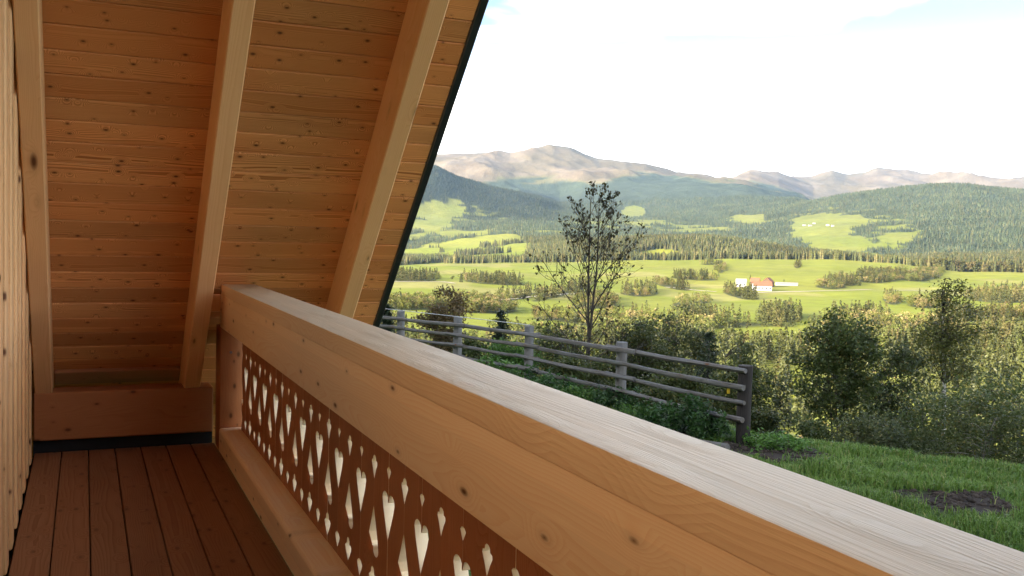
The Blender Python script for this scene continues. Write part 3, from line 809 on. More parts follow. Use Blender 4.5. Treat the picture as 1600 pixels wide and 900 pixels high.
def leafy_plant(h, blobs, nclump, nleaf, lsize, tr, seed, stems=1, spread=0.25, crad=0.13, droop=0.0, flat=.5, limbs=True, trunk_top=.8):
    """blobs: ellipsoids (x, y, z, rx, ry, rz) as shares of the height. Returns trunk, limb and leaf geometry"""
    rg = np.random.default_rng(seed)
    B = np.array(blobs, float) * h
    vol = B[:, 3] * B[:, 4] * B[:, 5]
    pick = rg.choice(len(B), nclump, p=vol / vol.sum())
    dirs = unit(rg.normal(size=(nclump, 3))); rad = rg.uniform(.15, 1.4, nclump) ** .55
    cc = B[pick, :3] + dirs * rad[:, None] * B[pick, 3:]
    cc[:, 2] = np.maximum(cc[:, 2], .03 * h)
    tr_paths, li_paths, tops = [], [], []
    for s in range(stems):
        a = rg.uniform(0, 2 * math.pi); q = spread * h * (rg.uniform(.3, 1) if stems > 1 else .15)
        top = np.array([math.cos(a) * q, math.sin(a) * q, h * trunk_top * rg.uniform(.85, 1.08 if stems > 1 else 1)])
        base = np.array([math.cos(a), math.sin(a), 0]) * (.012 * h if stems > 1 else 0)
        base[2] = -.04 * h
        midp = np.array([top[0] * .25, top[1] * .25, top[2] * .5]) + rg.normal(size=3) * .02 * h
        P = bez(base, midp, top, 9)
        tr_paths.append((P, tr * (1 - .88 * np.linspace(0, 1, 9)) / (1 if stems == 1 else stems ** .4)))
        tops.append(P)
    P = np.concatenate(tops)
    for c in cc:
        cand = P[P[:, 2] < max(c[2] - .02 * h, .12 * h)]
        if not len(cand): cand = P[:2]
        k = np.argmin(np.linalg.norm((cand - c) * np.array([1, 1, .8]), axis=1))
        s = cand[k]
        m = (s + c) / 2 + np.array([0, 0, .05 * h]) + rg.normal(size=3) * .02 * h
        L = np.linalg.norm(c - s)
        li_paths.append((bez(s, m, c, 5), np.linspace(min(tr * .45, .012 * L + .004), .0025 + .0008 * h, 5)))
    per = rg.multinomial(nleaf, (w := rg.uniform(.35, 1.6, nclump)) / w.sum())
    ci = np.repeat(np.arange(nclump), per)
    off = rg.normal(size=(nleaf, 3)) * (crad * h * rg.uniform(.4, 1.0, nclump)[ci])[:, None] * np.array([1, 1, .75])
    if droop: off[:, 2] = -np.abs(off[:, 2]) * (1 + droop * 3); off[:, :2] *= (1 - .45 * droop)
    cen = cc[ci] + off
    cen[:, 2] = np.maximum(cen[:, 2], .01 * h)
    return tubes(tr_paths, 7), tubes(li_paths, 4), leaves(cen, lsize, rg, flat)
def put_plant(name, label, cat, group, u, dep, ytop, geo, mats, h, rot=None, zoff=0.0):
    x, y, z = at_depth(u, dep)
    o = empty(name, (x, y, z + zoff), label, cat, group)
    M = Matrix.Translation((x, y, z + zoff))
    if rot is not None: M = M @ Matrix.Rotation(rot, 4, 'Z')
    (tv, tf), (lv, lf), (cv, cf) = geo
    link('trunk', np_mesh('trunk', tv, tf, mats[0], smooth=True), o, None, M)
    if len(lv): link('limbs', np_mesh('limbs', lv, lf, M_BARKD if mats[0] is M_BIRCH else mats[0]), o, None, M)
    link('crown', np_mesh('crown', cv, cf, mats[1]), o, None, M)
    return o
def plant_h(u, dep, ytop):
    return H - (ytop - yh(u)) / 1500.0 * dep - at_depth(u, dep)[2]

M_BARK = plain('grey_bark', (0.10, 0.085, 0.065), 0.9, .5, 12, stretch=(1, 1, .3))
M_BARKD = plain('dark_bark', (0.05, 0.042, 0.034), 0.9, .4, 12, stretch=(1, 1, .3))
M_TWIG = plain('grey_twigs', (0.19, 0.17, 0.15), 0.9, .3, 9)
def birch_mat():
    m, nt, p = new_mat('birch_bark')
    tc = nt.nodes.new('ShaderNodeTexCoord')
    mp = N(nt, 'ShaderNodeVectorMath', operation='MULTIPLY'); nt.links.new(tc.outputs['Object'], mp.inputs[0]); mp.inputs[1].default_value = (2, 2, 9)
    n = N(nt, 'ShaderNodeTexNoise', i_Scale=1.2, i_Detail=4.0); nt.links.new(mp.outputs[0], n.inputs['Vector'])
    nt.links.new(mix(nt, mapr(nt, n.outputs[0], .56, .62, 0, 1), (.48, .45, .40), (.05, .045, .04)), p.inputs['Base Color'])
    p.inputs['Roughness'].default_value = .8
    return m
M_BIRCH = birch_mat()
L_DARK = leafmat('dark_green_leaves', (.034, .054, .014), (.086, .108, .027), (.13, .11, .025))
L_MID = leafmat('olive_leaves', (.044, .064, .016), (.100, .116, .032), (.16, .13, .03))
L_BIRCH = leafmat('birch_leaves', (.055, .070, .016), (.125, .130, .032), (.22, .17, .04))
L_WILL = leafmat('willow_leaves', (.040, .056, .018), (.095, .108, .036), (.13, .12, .04))
L_BROWN = leafmat('browning_leaves', (.075, .055, .022), (.150, .100, .040), (.09, .09, .03))
L_SPR = leafmat('spruce_needles', (.014, .026, .012), (.036, .052, .020), None, trans=.1)
L_BARE = leafmat('last_dark_leaves', (.020, .020, .009), (.050, .046, .014), (.15, .11, .025), trans=.25)
L_NET = leafmat('nettle_leaves', (.050, .120, .020), (.120, .230, .040), (.17, .27, .05))
L_DNET = leafmat('dark_weed_leaves', (.028, .072, .016), (.062, .135, .030), None)

ROUND = [(0, 0, .55, .30, .30, .36), (.06, .03, .78, .18, .18, .20), (-.1, 0, .42, .26, .26, .25), (.14, -.05, .45, .24, .24, .24)]
TALL = [(0, 0, .5, .2, .2, .40), (.03, 0, .8, .10, .10, .18), (-.06, .02, .35, .2, .2, .26)]
BUSH = [(0, 0, .45, .45, .45, .45), (.3, .1, .35, .35, .35, .32), (-.3, -.1, .38, .35, .35, .34), (0, .1, .72, .25, .25, .24)]
SLIM = [(0, 0, .58, .14, .14, .36), (.02, 0, .86, .07, .07, .13), (-.02, 0, .34, .17, .17, .2)]

# near trees and shrubs on the shaded slope: name, label, category, group, column, distance, top, shape, clumps, leaves, leaf size, trunk radius, stems, materials, options
NEAR = [
 ('deciduous_tree', 'tall dense dark green tree right of the dark fence post, trunk showing below its crown', 'tree', 1318, 27.0, 474, [(0, 0, .70, .15, .15, .26), (.05, 0, .90, .07, .07, .10), (-.11, 0, .64, .10, .10, .13), (.11, 0, .60, .09, .09, .14), (-.05, 0, .84, .07, .07, .1)], 75, 9500, .085, .075, 3, (M_BARKD, L_DARK), dict(crad=.045, spread=.12)),
 ('deciduous_tree', 'dark green tree standing close beside the tall dense one, slightly lower crown', 'tree', 1408, 29.0, 506, [(0, 0, .70, .13, .13, .24), (.02, 0, .87, .07, .07, .11), (-.05, .02, .55, .13, .13, .16)], 55, 6500, .085, .07, 2, (M_BARKD, L_DARK), dict(crad=.042, spread=.1)),
 ('birch_tree', 'white barked birch with thin yellow green crown rising above the other trees at right', 'birch', 1487, 33.0, 420, [(0, 0, .88, .07, .07, .10), (.05, 0, .80, .08, .08, .07), (-.05, 0, .79, .075, .075, .06), (.01, 0, .96, .03, .03, .04), (.02, 0, .72, .09, .09, .03)], 66, 4600, .085, .17, 1, (M_BIRCH, L_BIRCH), dict(crad=.034, droop=.35, trunk_top=.97)),
 ('deciduous_tree', 'olive tree in front of the birch at its right side, low round crown', 'tree', 1572, 27.0, 566, BUSH, 70, 8000, .085, .06, 3, (M_BARKD, L_MID), dict(crad=.10)),
 ('willow_tree', 'full olive green willow right of the nearly bare tree, behind the fence', 'willow', 1062, 33.0, 462, [(0, 0, .55, .26, .26, .42), (-.12, 0, .4, .26, .26, .34), (.12, 0, .42, .25, .25, .34)], 120, 22000, .085, .1, 2, (M_BARK, L_WILL), dict(crad=.07, droop=.6)),
 ('deciduous_tree', 'dark leafy tree behind the fence between the bare tree and the willow', 'tree', 985, 31.0, 492, ROUND, 80, 12000, .09, .07, 2, (M_BARKD, L_MID), dict(crad=.09)),
 ('deciduous_tree', 'low leafy tree at the foot of the nearly bare tree, left of its trunk', 'tree', 875, 31.0, 508, BUSH, 60, 5200, .09, .05, 3, (M_BARKD, L_MID), dict(crad=.12)),
 ('small_tree', 'small brownish tree behind the left fence posts', 'tree', 694, 40.0, 446, [(0, 0, .62, .24, .24, .36), (.02, 0, .86, .12, .12, .14), (0, 0, .4, .22, .22, .22)], 60, 5200, .11, .07, 2, (M_BARKD, L_BROWN), dict(crad=.07)),
 ('deciduous_tree', 'green tree with drooping sprays right behind the dark fence post', 'tree', 1165, 25.0, 532, TALL, 60, 6500, .085, .05, 2, (M_BARKD, L_MID), dict(crad=.08, droop=.4)),
 ('deciduous_tree', 'thin pale leaved tree in the gap right of the dark fence post', 'tree', 1228, 27.0, 575, SLIM, 30, 1800, .085, .04, 2, (M_BARK, L_WILL), dict(crad=.07, droop=.6)),
 ('shrub', 'dark green shrub on the grass edge just right of the dark fence post', 'shrub', 1205, 20.5, 640, BUSH, 36, 4200, .065, .02, 5, (M_BARKD, L_DARK), dict(crad=.13)),
 ('shrub', 'dense dark shrub under the tall dense tree at the grass edge', 'shrub', 1290, 21.5, 652, BUSH, 40, 5500, .065, .02, 5, (M_BARKD, L_DARK), dict(crad=.13)),
 ('shrub', 'wide olive shrub at the grass edge below the birch, middle of the thicket', 'shrub', 1385, 21.0, 628, BUSH, 52, 7000, .065, .025, 6, (M_BARK, L_WILL), dict(crad=.12)),
 ('shrub', 'tall dark shrub directly below the white birch trunk', 'shrub', 1450, 22.0, 622, BUSH, 52, 8000, .065, .025, 6, (M_BARKD, L_DARK), dict(crad=.12)),
 ('shrub', 'greyish shrub with many thin pale twigs at the right edge of the view', 'shrub', 1545, 19.5, 622, BUSH, 60, 6000, .055, .02, 9, (M_TWIG, L_MID), dict(crad=.12)),
 ('shrub', 'dark shrub at the very right edge of the view behind the twiggy grey one', 'shrub', 1612, 22.0, 548, BUSH, 50, 6500, .07, .025, 6, (M_BARKD, L_DARK), dict(crad=.12)),
 ('shrub', 'low leafy shrub behind the fence between its second and third post from the right', 'shrub', 910, 24.5, 548, BUSH, 36, 4000, .07, .02, 5, (M_BARK, L_MID), dict(crad=.13)),
 ('shrub', 'low shrub behind the fence panel next to the dark end post', 'shrub', 1060, 21.0, 575, BUSH, 40, 4800, .065, .02, 5, (M_BARK, L_MID), dict(crad=.13)),
 ('shrub', 'bright yellow green shrub behind the middle of the fence', 'shrub', 790, 29.0, 522, BUSH, 30, 3200, .08, .02, 5, (M_BARK, L_NET), dict(crad=.13)),
 ('shrub', 'dark shrub low behind the fence post at the foot of the brownish tree', 'shrub', 735, 29.0, 528, BUSH, 30, 2600, .08, .02, 5, (M_BARKD, L_DARK), dict(crad=.13)),
]
for n_, (nm, lab, cat, u, dep, yt, shape, ncl, nlf, ls, tr, st, mats, opt) in enumerate(NEAR):
    hh = plant_h(u, dep, yt)
    put_plant(nm, lab, cat, None, u, dep, yt, leafy_plant(hh, shape, ncl, int(nlf * (1.9 if nm == 'shrub' else 1.5)), ls * 1.2, tr, 100 + n_, stems=st, **opt), mats, hh)

# the tall, nearly bare tree: stems and twigs grown branch by branch
def bare_tree(h, seed):
    rg = np.random.default_rng(seed)
    trunks, twigs, ends = [], [], []
    def grow(p, d, L, r, lvl, store):
        n = 6
        P = [p]; dd = d.copy()
        for i in range(n):
            dd = unit(dd + rg.normal(size=3) * (.05 + .05 * lvl) + np.array([0, 0, .07 if lvl else .02]))
            P.append(P[-1] + dd * L / n)
        P = np.array(P)
        store.append((P, np.linspace(r, max(r * .35, .0035), n + 1)))
        if lvl >= 3:
            ends.append(P); return
        if lvl == 2: ends.append(P[3:])
        nb = (0, 6, 4)[lvl] if lvl else 0
        a0 = rg.uniform(0, 6.28)
        for b in range(nb):
            t = .3 + .68 * (b + rg.random()) / nb; i = min(int(t * n), n - 1)
            q = P[i] + (P[i + 1] - P[i]) * (t * n - i)
            ang = a0 + 2.4 * b
            side = unit(np.cross(dd, np.array([math.cos(ang), math.sin(ang), .2])))
            nd_ = unit(dd * rg.uniform(.6, .95) + side * rg.uniform(.5, .8))
            grow(q, nd_, L * rg.uniform(.38, .55) * (1.15 - .5 * t), max(r * .42, .0045), lvl + 1, twigs)
    # trunk forks at mid height into two near vertical stems
    Pt = [np.array([0, 0, -.3]), np.array([.02, 0, h * .12]), np.array([0, .02, h * .24]), np.array([.01, 0, h * .36])]
    trunks.append((np.array(Pt), np.array([.11, .09, .078, .07]) * h / 8))
    for si, (L, tilt) in enumerate(((.60, .09), (.62, -.06))):
        p = np.array([0.01, 0, h * .345]); d = unit(np.array([RH[0] * tilt, RH[1] * tilt, 1]))
        n = 8; P = [p]; dd = d
        for i in range(n):
            dd = unit(dd + rg.normal(size=3) * .03 + np.array([0, 0, .08])); P.append(P[-1] + dd * L * h / n)
        P = np.array(P); r0 = .052 * h / 8
        trunks.append((P, np.linspace(r0, .010, n + 1)))
        ends.append(P[6:])
        for b in range(14):
            t = .08 + .88 * (b + rg.random()) / 14; i = min(int(t * n), n - 1); q = P[i] + (P[i + 1] - P[i]) * (t * n - i)
            ang = 2.4 * b + 1.3 * si
            nd_ = unit(np.array([math.cos(ang), math.sin(ang), rg.uniform(.9, 1.6)]))
            grow(q, nd_, h * (.30 * (1 - t) + .09) * rg.uniform(.85, 1.15), r0 * (.5 - .3 * t), 1, twigs)
    for b in range(9):
        t = .4 + .6 * b / 9; q = np.array([0, 0, h * .36 * t]); ang = 2.4 * b + .5
        grow(q, unit(np.array([math.cos(ang), math.sin(ang), rg.uniform(.5, .9)])), h * rg.uniform(.24, .33), .024 * h / 8, 1, twigs)
    cen = []
    for P in ends:
        for k in range(4):
            t = rg.uniform(.1, 1); i = min(int(t * (len(P) - 1)), len(P) - 2)
            if rg.random() < (.70 if P[i][2] > h * .5 else .62): continue
            cen.append(P[i] + (P[i + 1] - P[i]) * rg.random() + rg.normal(size=3) * .035)
    cen = np.array(cen)
    dirs = unit(rg.normal(size=cen.shape) * np.array([.6, .6, .5]) + np.array([0, 0, -.8]))
    return tubes(trunks, 8), tubes(twigs, 4), leaves(cen, .115, rg, 0, .55, dirs)
hh = plant_h(922, 30.0, 298)
put_plant('bare_tree', 'tall slender nearly bare tree behind the fence with few dark leaves left', 'tree', None, 922, 30.0, 298, bare_tree(hh, 5), (M_BARKD, L_BARE), hh)

def spruce_geo(h, seed, width=.24, per=None):
    rg = np.random.default_rng(seed)
    tr = (np.stack([np.zeros(6), np.zeros(6), np.linspace(-.05, 1, 6) * h], 1), np.linspace(.022 * h, .004, 6))
    li, cen, dirs = [], [], []
    nw = 24
    for w in range(nw):
        t = (w + rg.uniform(-.3, .3)) / nw; z = h * (.06 + .93 * t); L = h * width * (1 - t) ** .8 * rg.uniform(.8, 1.1) + .05
        for b in range(max(4, int(9 * (1 - t)))):
            a = rg.uniform(0, 2 * math.pi); d = np.array([math.cos(a), math.sin(a), 0]); L2 = L * rg.uniform(.65, 1.1)
            P = bez(np.array([0, 0, z]), np.array([0, 0, z + .02 * L2]) + d * L2 * .5, np.array([0, 0, z - .30 * L2]) + d * L2, 4)
            li.append((P, np.linspace(.01, .003, 4)))
            m = int(14 + 26 * L2)
            tt = rg.uniform(.1, 1, m)[:, None]
            pp = P[0] * (1 - tt) ** 2 + 2 * tt * (1 - tt) * ((P[1] + P[2]) / 2) + tt ** 2 * P[3]
            cen.append(pp + rg.normal(size=(m, 3)) * np.array([.05, .05, .035]) * (1 + L2))
            dirs.append(unit(d[None, :] + rg.normal(size=(m, 3)) * .55 + np.array([0, 0, -.35])))
    cen = np.concatenate(cen); dirs = np.concatenate(dirs)
    return tubes([tr], 6), tubes(li, 3), leaves(cen, .15, rg, .3, .3, dirs)
for n_, (lab, u, dep, yt) in enumerate((
        ('small dark spruce behind the fence right of the willow', 1112, 29.0, 512),
        ('small dark spruce behind the fence left of its middle post', 784, 30.0, 482),
        ('dark spruce at the roof edge behind the left end of the fence', 604, 31.0, 474))):
    hh = plant_h(u, dep, yt)
    put_plant('spruce_tree', lab, 'spruce', 'small spruces behind the fence', u, dep, yt, spruce_geo(hh, 40 + n_), (M_BARKD, L_SPR), hh)

# ------------------------------------------------------------------ fence of weathered poles
def fpt(t, off=0.0):
    lat, dep = 3.95 - 7.05 * t, 16.0 + 11.0 * t
    nx, ny = -11.0, -7.05                                   # towards the house
    l = math.hypot(nx, ny); lat += nx / l * off; dep += ny / l * off
    return FWH * dep + RH * lat
fx, fy = fpt(0.5)
fence = empty('pole_fence', (fx, fy, -1.8), 'weathered grey pole fence with four rails and one dark end post along the bank', 'fence')
def log(P, Rr_, name, mat, parent, sides=9, seed=0, jag=.08):
    """a round pole along P: grain runs along local X"""
    rg = np.random.default_rng(seed)
    P = np.array(P, float); a, b = P[0], P[-1]
    ex = Vector(b - a).normalized(); up = Vector((0, 0, 1)) if abs(ex.z) < .9 else Vector((0, 1, 0))
    ey = up.cross(ex).normalized(); M = frame(a, ex, ey); Mi = M.inverted()
    loc = np.array([Mi @ Vector(p) for p in P])
    V, F = tubes([(loc, Rr_)], sides)
    V = V.reshape(len(P), sides, 3)
    wob = 1 + jag * rg.normal(size=(1, sides, 1)) + jag * .4 * rg.normal(size=(len(P), sides, 1))
    V = loc[:, None, :] + (V - loc[:, None, :]) * wob
    n = len(P) * sides
    caps = np.array([list(range(sides - 1, -1, -1)), list(range(n - sides, n))])
    me = np_mesh(name, V.reshape(-1, 3), [F, caps], mat, smooth=True)
    me.set_sharp_from_angle(angle=.8)
    return link(name, me, parent, None, M)
POSTS = [(0.0, -.60, .125, M_POST), (.25, -.555, .105, M_WPOST), (.5, -.54, .105, M_WPOST), (.75, -.63, .11, M_WPOST), (1.0, -.73, .115, M_WPOST), (1.27, -.85, .11, M_WPOST), (1.55, -.95, .11, M_WPOST)]
for i, (t, ztop, rad, mat) in enumerate(POSTS):
    x, y = fpt(t); zg = float(terrain_z(np.array([x]), np.array([y]))[0])
    lean = rng.normal(size=2) * .02
    zz = np.linspace(zg - .25, ztop, 6)
    P = [(x + lean[0] * k / 5, y + lean[1] * k / 5, z) for k, z in enumerate(zz)]
    o = log(P, np.full(6, rad) * (1 + .03 * rng.normal(size=6)), 'post', mat, fence, 10, i, .05)
    if i == 0: o['label'] = 'thick dark end post'
zr_post = {0: (-.665, -.935, -1.205, -1.485), 1: (-.67, -.94, -1.20, -1.47), 2: (-.70, -.96, -1.22, -1.48), 3: (-.80, -1.05, -1.31, -1.58), 4: (-.93, -1.18, -1.44, -1.7), 5: (-1.05, -1.3, -1.56, -1.8), 6: (-1.15, -1.4, -1.66, -1.9)}
sd_ = 50
for lv in range(4):
    for i in range(6):
        t0, t1 = POSTS[i][0], POSTS[i + 1][0]
        off = .17 if i else .16
        za, zb = zr_post[i][lv], zr_post[i + 1][lv]
        ov = .05
        ts = np.linspace(t0 - (ov if i else .012), t1 + ov * .4, 7)
        P = []
        for k, t in enumerate(ts):
            x, y = fpt(t, off + (.03 if (i + lv) % 2 else 0))
            P.append((x, y, za + (zb - za) * (t - t0) / (t1 - t0) - .02 * math.sin(math.pi * k / 6) + rng.normal() * .005))
        r0, r1 = (.048, .037) if (i + lv) % 2 else (.039, .046)
        if lv == 0: r0, r1 = r0 * 1.1, r1 * 1.1
        log(P, np.linspace(r0, r1, 7), 'rail', M_WEATH, fence, 8, sd_, .07); sd_ += 1
# thin light wire over the posts
P = []
for t in np.linspace(.5, 1.55, 22):
    x, y = fpt(t); za = np.interp(t, [p[0] for p in POSTS], [p[1] for p in POSTS]); P.append((x, y, za + .015))
V, F = tubes([(np.array(P), np.full(22, .008))], 4)
link('wire', np_mesh('wire', V, F, M_WIRE), fence, None, Matrix())
# yellow tag on the end post
x, y = fpt(.018, .14)
link('tag', box_me('tag', .05, .012, .09, M_TAPE, .003), fence, None, frame((x, y, -1.06), (RH[0], RH[1], 0), (FWH[0], FWH[1], 0)))
# pole lying on the ground along the fence
P = []
for t in np.linspace(-.03, .62, 16):
    x, y = fpt(t, .75); P.append((x, y, float(terrain_z(np.array([x]), np.array([y]))[0]) + .06 + .01 * rng.normal()))
tag(log(P, np.linspace(.06, .05, 16), 'ground_pole', M_WEATH, None, 8, 90, .06), 'long grey pole lying on dark soil at the foot of the fence', 'pole')

# weeds along the fence
def weed(lab, t, off, h, rad, nleaf, ls, mat, seed):
    rg = np.random.default_rng(seed)
    x, y = fpt(t, off); z = float(terrain_z(np.array([x]), np.array([y]))[0])
    ns = int(8 + 26 * rad)
    st, cen = [], []
    for s in range(ns):
        a = rg.uniform(0, 6.28); q = rad * math.sqrt(rg.random()); hh = h * rg.uniform(.6, 1.05) * (1 - .35 * (q / rad) ** 2)
        b = np.array([math.cos(a) * q, math.sin(a) * q, -.02]); tp = b + np.array([rg.normal() * .06, rg.normal() * .06, hh])
        st.append((bez(b, (b + tp) / 2 + rg.normal(size=3) * .02, tp, 4), np.linspace(.005, .002, 4)))
        m = nleaf // ns
        tt = rg.uniform(.05, 1.03, m)[:, None]
        cen.append(b + (tp - b) * tt + rg.normal(size=(m, 3)) * np.array([.055, .055, .02]))
    M = Matrix.Translation((x, y, z))
    o = empty('weed_clump', (x, y, z), lab, 'weeds', 'leafy weeds along the fence')
    V, F = tubes(st, 3); link('stalks', np_mesh('stalks', V, F, M_BARK), o, None, M)
    V, F = leaves(np.concatenate(cen), ls, rg, .8, .6); link('foliage', np_mesh('foliage', V, F, mat), o, None, M)
weed('big dark green nettle clump against the left side of the dark end post', .055, .42, .78, .55, 3200, .075, L_DNET, 1)
weed('dark nettle clump left of the biggest one under the lowest rail', .12, .45, .5, .45, 1500, .075, L_DNET, 2)
weed('bright light green nettle clump left of the dark clump near the end post', .155, .62, .38, .4, 1300, .07, L_NET, 3)
weed('dark weed clump below the rails at the second post from the right', .235, .35, .55, .5, 1700, .07, L_DNET, 4)
weed('light green weed clump just left of the second post from the right', .30, .45, .36, .45, 1300, .07, L_NET, 5)
weed('dark weed clump halfway between the middle post and the one right of it', .38, .4, .5, .5, 1600, .07, L_DNET, 6)
weed('dark weed clump at the foot of the middle post', .47, .35, .55, .5, 1600, .07, L_DNET, 7)
weed('bright weed clump behind the handrail left of the middle post', .58, .3, .6, .55, 1600, .08, L_NET, 8)
weed('low bright green weeds at the right foot of the dark end post', -.045, -.1, .32, .45, 1200, .065, L_NET, 9)

def ico(sub):
    bm = bmesh.new(); bmesh.ops.create_icosphere(bm, subdivisions=sub, radius=1); bm.verts.index_update()
    V = np.array([v.co[:] for v in bm.verts]); F = np.array([[v.index for v in f.verts] for f in bm.faces]); bm.free()
    return V, F
ICO1 = ico(1)
# ------------------------------------------------------------------ grass of the near bank
L_GRASS = leafmat('grass_blades', (.075, .150, .022), (.165, .255, .042), (.26, .26, .08), trans=.3, scale=.9)
def grass():
    rg = np.random.default_rng(11)
    n = 150000
    lat = rg.uniform(.5, 10.5, n); dep = rg.uniform(8.5, 19.0, n)
    lat = np.concatenate([lat, rg.uniform(-7, 10.5, 160000)]); dep = np.concatenate([dep, rg.uniform(4.5, 27.5, 160000)]); n = len(lat)
    X = FWH[0] * dep + RH[0] * lat; Y = FWH[1] * dep + RH[1] * lat
    _, d = near_z(X, Y)
    uu = 800 + 1500 * lat / dep; 
    nd_ = fbm(X * 1.3, Y * 1.3, 4) - .5
    dm = dirt_mask(lat, dep, nd_)
    cl = fbm(X * 2.2, Y * 2.2, 3)
    keep = (d < 1.8) & (X > 2.3) & (rg.random(n) < (1 - .985 * dm) * np.clip(.35 + 1.3 * cl, .2, 1))
    X, Y, cl, dm = X[keep], Y[keep], cl[keep], dm[keep]
    Z = terrain_z(X, Y); n = len(X)
    L = rg.uniform(.05, .15, n) * (.35 + 1.5 * cl); a = rg.uniform(0, 6.283, n); w = rg.uniform(.0035, .008, n)
    ld = np.stack([np.cos(a), np.sin(a), np.zeros(n)], 1); sd2 = np.stack([-np.sin(a), np.cos(a), np.zeros(n)], 1)
    b = np.stack([X, Y, Z - .01], 1); bend = rg.uniform(.2, 1.1, n)
    p1 = b + ld * (L * .25 * bend)[:, None] + np.array([0, 0, 1.]) * (L * .62)[:, None]
    p2 = b + ld * (L * .75 * bend)[:, None] + np.array([0, 0, 1.]) * (L * (1 - .28 * bend))[:, None]
    s = sd2 * w[:, None]
    V = np.stack([b - s, b + s, p1 + s * .8, p1 - s * .8, p2], 1).reshape(-1, 3)
    i = np.arange(n) * 5
    F4 = np.stack([i, i + 1, i + 2, i + 3], 1); F3 = np.stack([i + 3, i + 2, i + 4], 1)
    tag(link('grass', np_mesh('grass', V, [F4, F3], L_GRASS)), 'short lush green grass on the bank beyond the railing', 'grass', kind='stuff')
    # clods on the bare soil
    m = 30000
    lat = rg.uniform(.5, 9.5, m); dep = rg.uniform(9.5, 19.0, m)
    CX = FWH[0] * dep + RH[0] * lat; CY = FWH[1] * dep + RH[1] * lat
    q_ = dirt_mask(lat, dep, fbm(CX * 1.3, CY * 1.3, 4) - .5) * (fbm(CX * 3, CY * 3, 2) > .42); kk_ = rg.random(m) < q_
    CX, CY = CX[kk_], CY[kk_]; CZ = terrain_z(CX, CY); m = len(CX)
    bv = ICO1[0][None] * rg.uniform(.6, 1.3, (m, len(ICO1[0]), 1)) * (rg.uniform(.012, .05, m) ** 1.0)[:, None, None] * np.array([1, 1, .7])
    V = (bv + np.stack([CX, CY, CZ + .005], 1)[:, None, :]).reshape(-1, 3)
    F = (ICO1[1][None] + (np.arange(m) * len(ICO1[0]))[:, None, None]).reshape(-1, 3)
    tag(link('soil_clods', np_mesh('soil_clods', V, F, plain('dark_soil', (.050, .040, .032), .95, .5, 6, spec=.1))), 'dark crumbly soil clods on the bare trodden patches of the bank', 'soil', kind='stuff')
    # broad weeds among it
    m = 2600
    k = rg.integers(0, n, m); k = k[cl[k] > .48]
    c = np.repeat(np.stack([X[k], Y[k], Z[k] + .03], 1), 9, 0)
    c = c + rg.normal(size=c.shape) * np.array([.055, .055, .025])
    V, F = leaves(c, .075, rg, 1.2, .6)
    tag(link('ground_weeds', np_mesh('ground_weeds', V, F, L_NET)), 'broad leaved weeds scattered through the bank grass', 'weeds', kind='stuff')

grass()

# ------------------------------------------------------------------ trees of the valley and the plateau
def tint_mat(name, rough=.9):
    m, nt, p = new_mat(name)
    at = nt.nodes.new('ShaderNodeVertexColor'); at.layer_name = 'tint'
    nt.links.new(at.outputs[0], p.inputs['Base Color']); p.inputs['Roughness'].default_value = rough; p.inputs['Specular IOR Level'].default_value = .1
    return m
M_TINT = tint_mat('far_foliage')
def conifer_t(seed, tiers, sides):
    rg = np.random.default_rng(seed); V, F = [], []
    for t in range(tiers):
        z0 = .04 + .92 * t / tiers; z1 = min(1.0, z0 + 1.55 / tiers) if t < tiers - 1 else 1.0
        r = .17 * (1 - .80 * t / tiers)
        o = len(V)
        V.append((0, 0, z1))
        a0 = rg.uniform(0, 6)
        for k in range(sides):
            a = a0 + 6.2832 * k / sides; rr = r * rg.uniform(.7, 1.25)
            V.append((math.cos(a) * rr, math.sin(a) * rr, z0 - rg.uniform(0, .05)))
        for k in range(sides): F.append((o, o + 1 + k, o + 1 + (k + 1) % sides))
    return np.array(V), np.array(F)
def broad_t(seed, nb):
    rg = np.random.default_rng(seed); Vs, Fs, o = [], [], 0
    for b in range(nb):
        V = ICO1[0] * rg.uniform(.75, 1.25, (len(ICO1[0]), 1))
        r = np.array([.22, .22, .24]) * rg.uniform(.7, 1.15)
        c = np.array([rg.normal() * .13, rg.normal() * .13, rg.uniform(.3, .76)]) if b else np.array([0, 0, .45])
        Vs.append(V * r + c); Fs.append(ICO1[1] + o); o += len(V)
    return np.concatenate(Vs), np.concatenate(Fs)
def leafball_t(seed, nq, conifer=False):
    """many small faces spread through the crown"""
    rg = np.random.default_rng(seed)
    if conifer:
        t = rg.uniform(0, 1, nq) ** 1.25; a = rg.uniform(0, 6.283, nq); q = .185 * (1 - t) ** .85 * rg.uniform(.45, 1.1, nq) + .006
        wh = np.round(t * 13) / 13 * .5 + t * .5
        c = np.stack([np.cos(a) * q, np.sin(a) * q, .05 + .95 * wh - .25 * q], 1)
        d = unit(np.stack([np.cos(a), np.sin(a), -.55 * np.ones(nq)], 1) + rg.normal(size=(nq, 3)) * .25)
        V, F = leaves(c, .105, rg, .6, .6, d)
    else:
        nb = 9
        bc = np.stack([rg.normal(size=nb) * .13, rg.normal(size=nb) * .13, rg.uniform(.22, .84, nb)], 1); br = rg.uniform(.10, .19, nb)
        bi = rg.integers(0, nb, nq)
        c = bc[bi] + unit(rg.normal(size=(nq, 3))) * (br[bi] * rg.uniform(.5, 1.05, nq))[:, None]
        V, F = leaves(c, .085, rg, .4, .8)
    return V, F
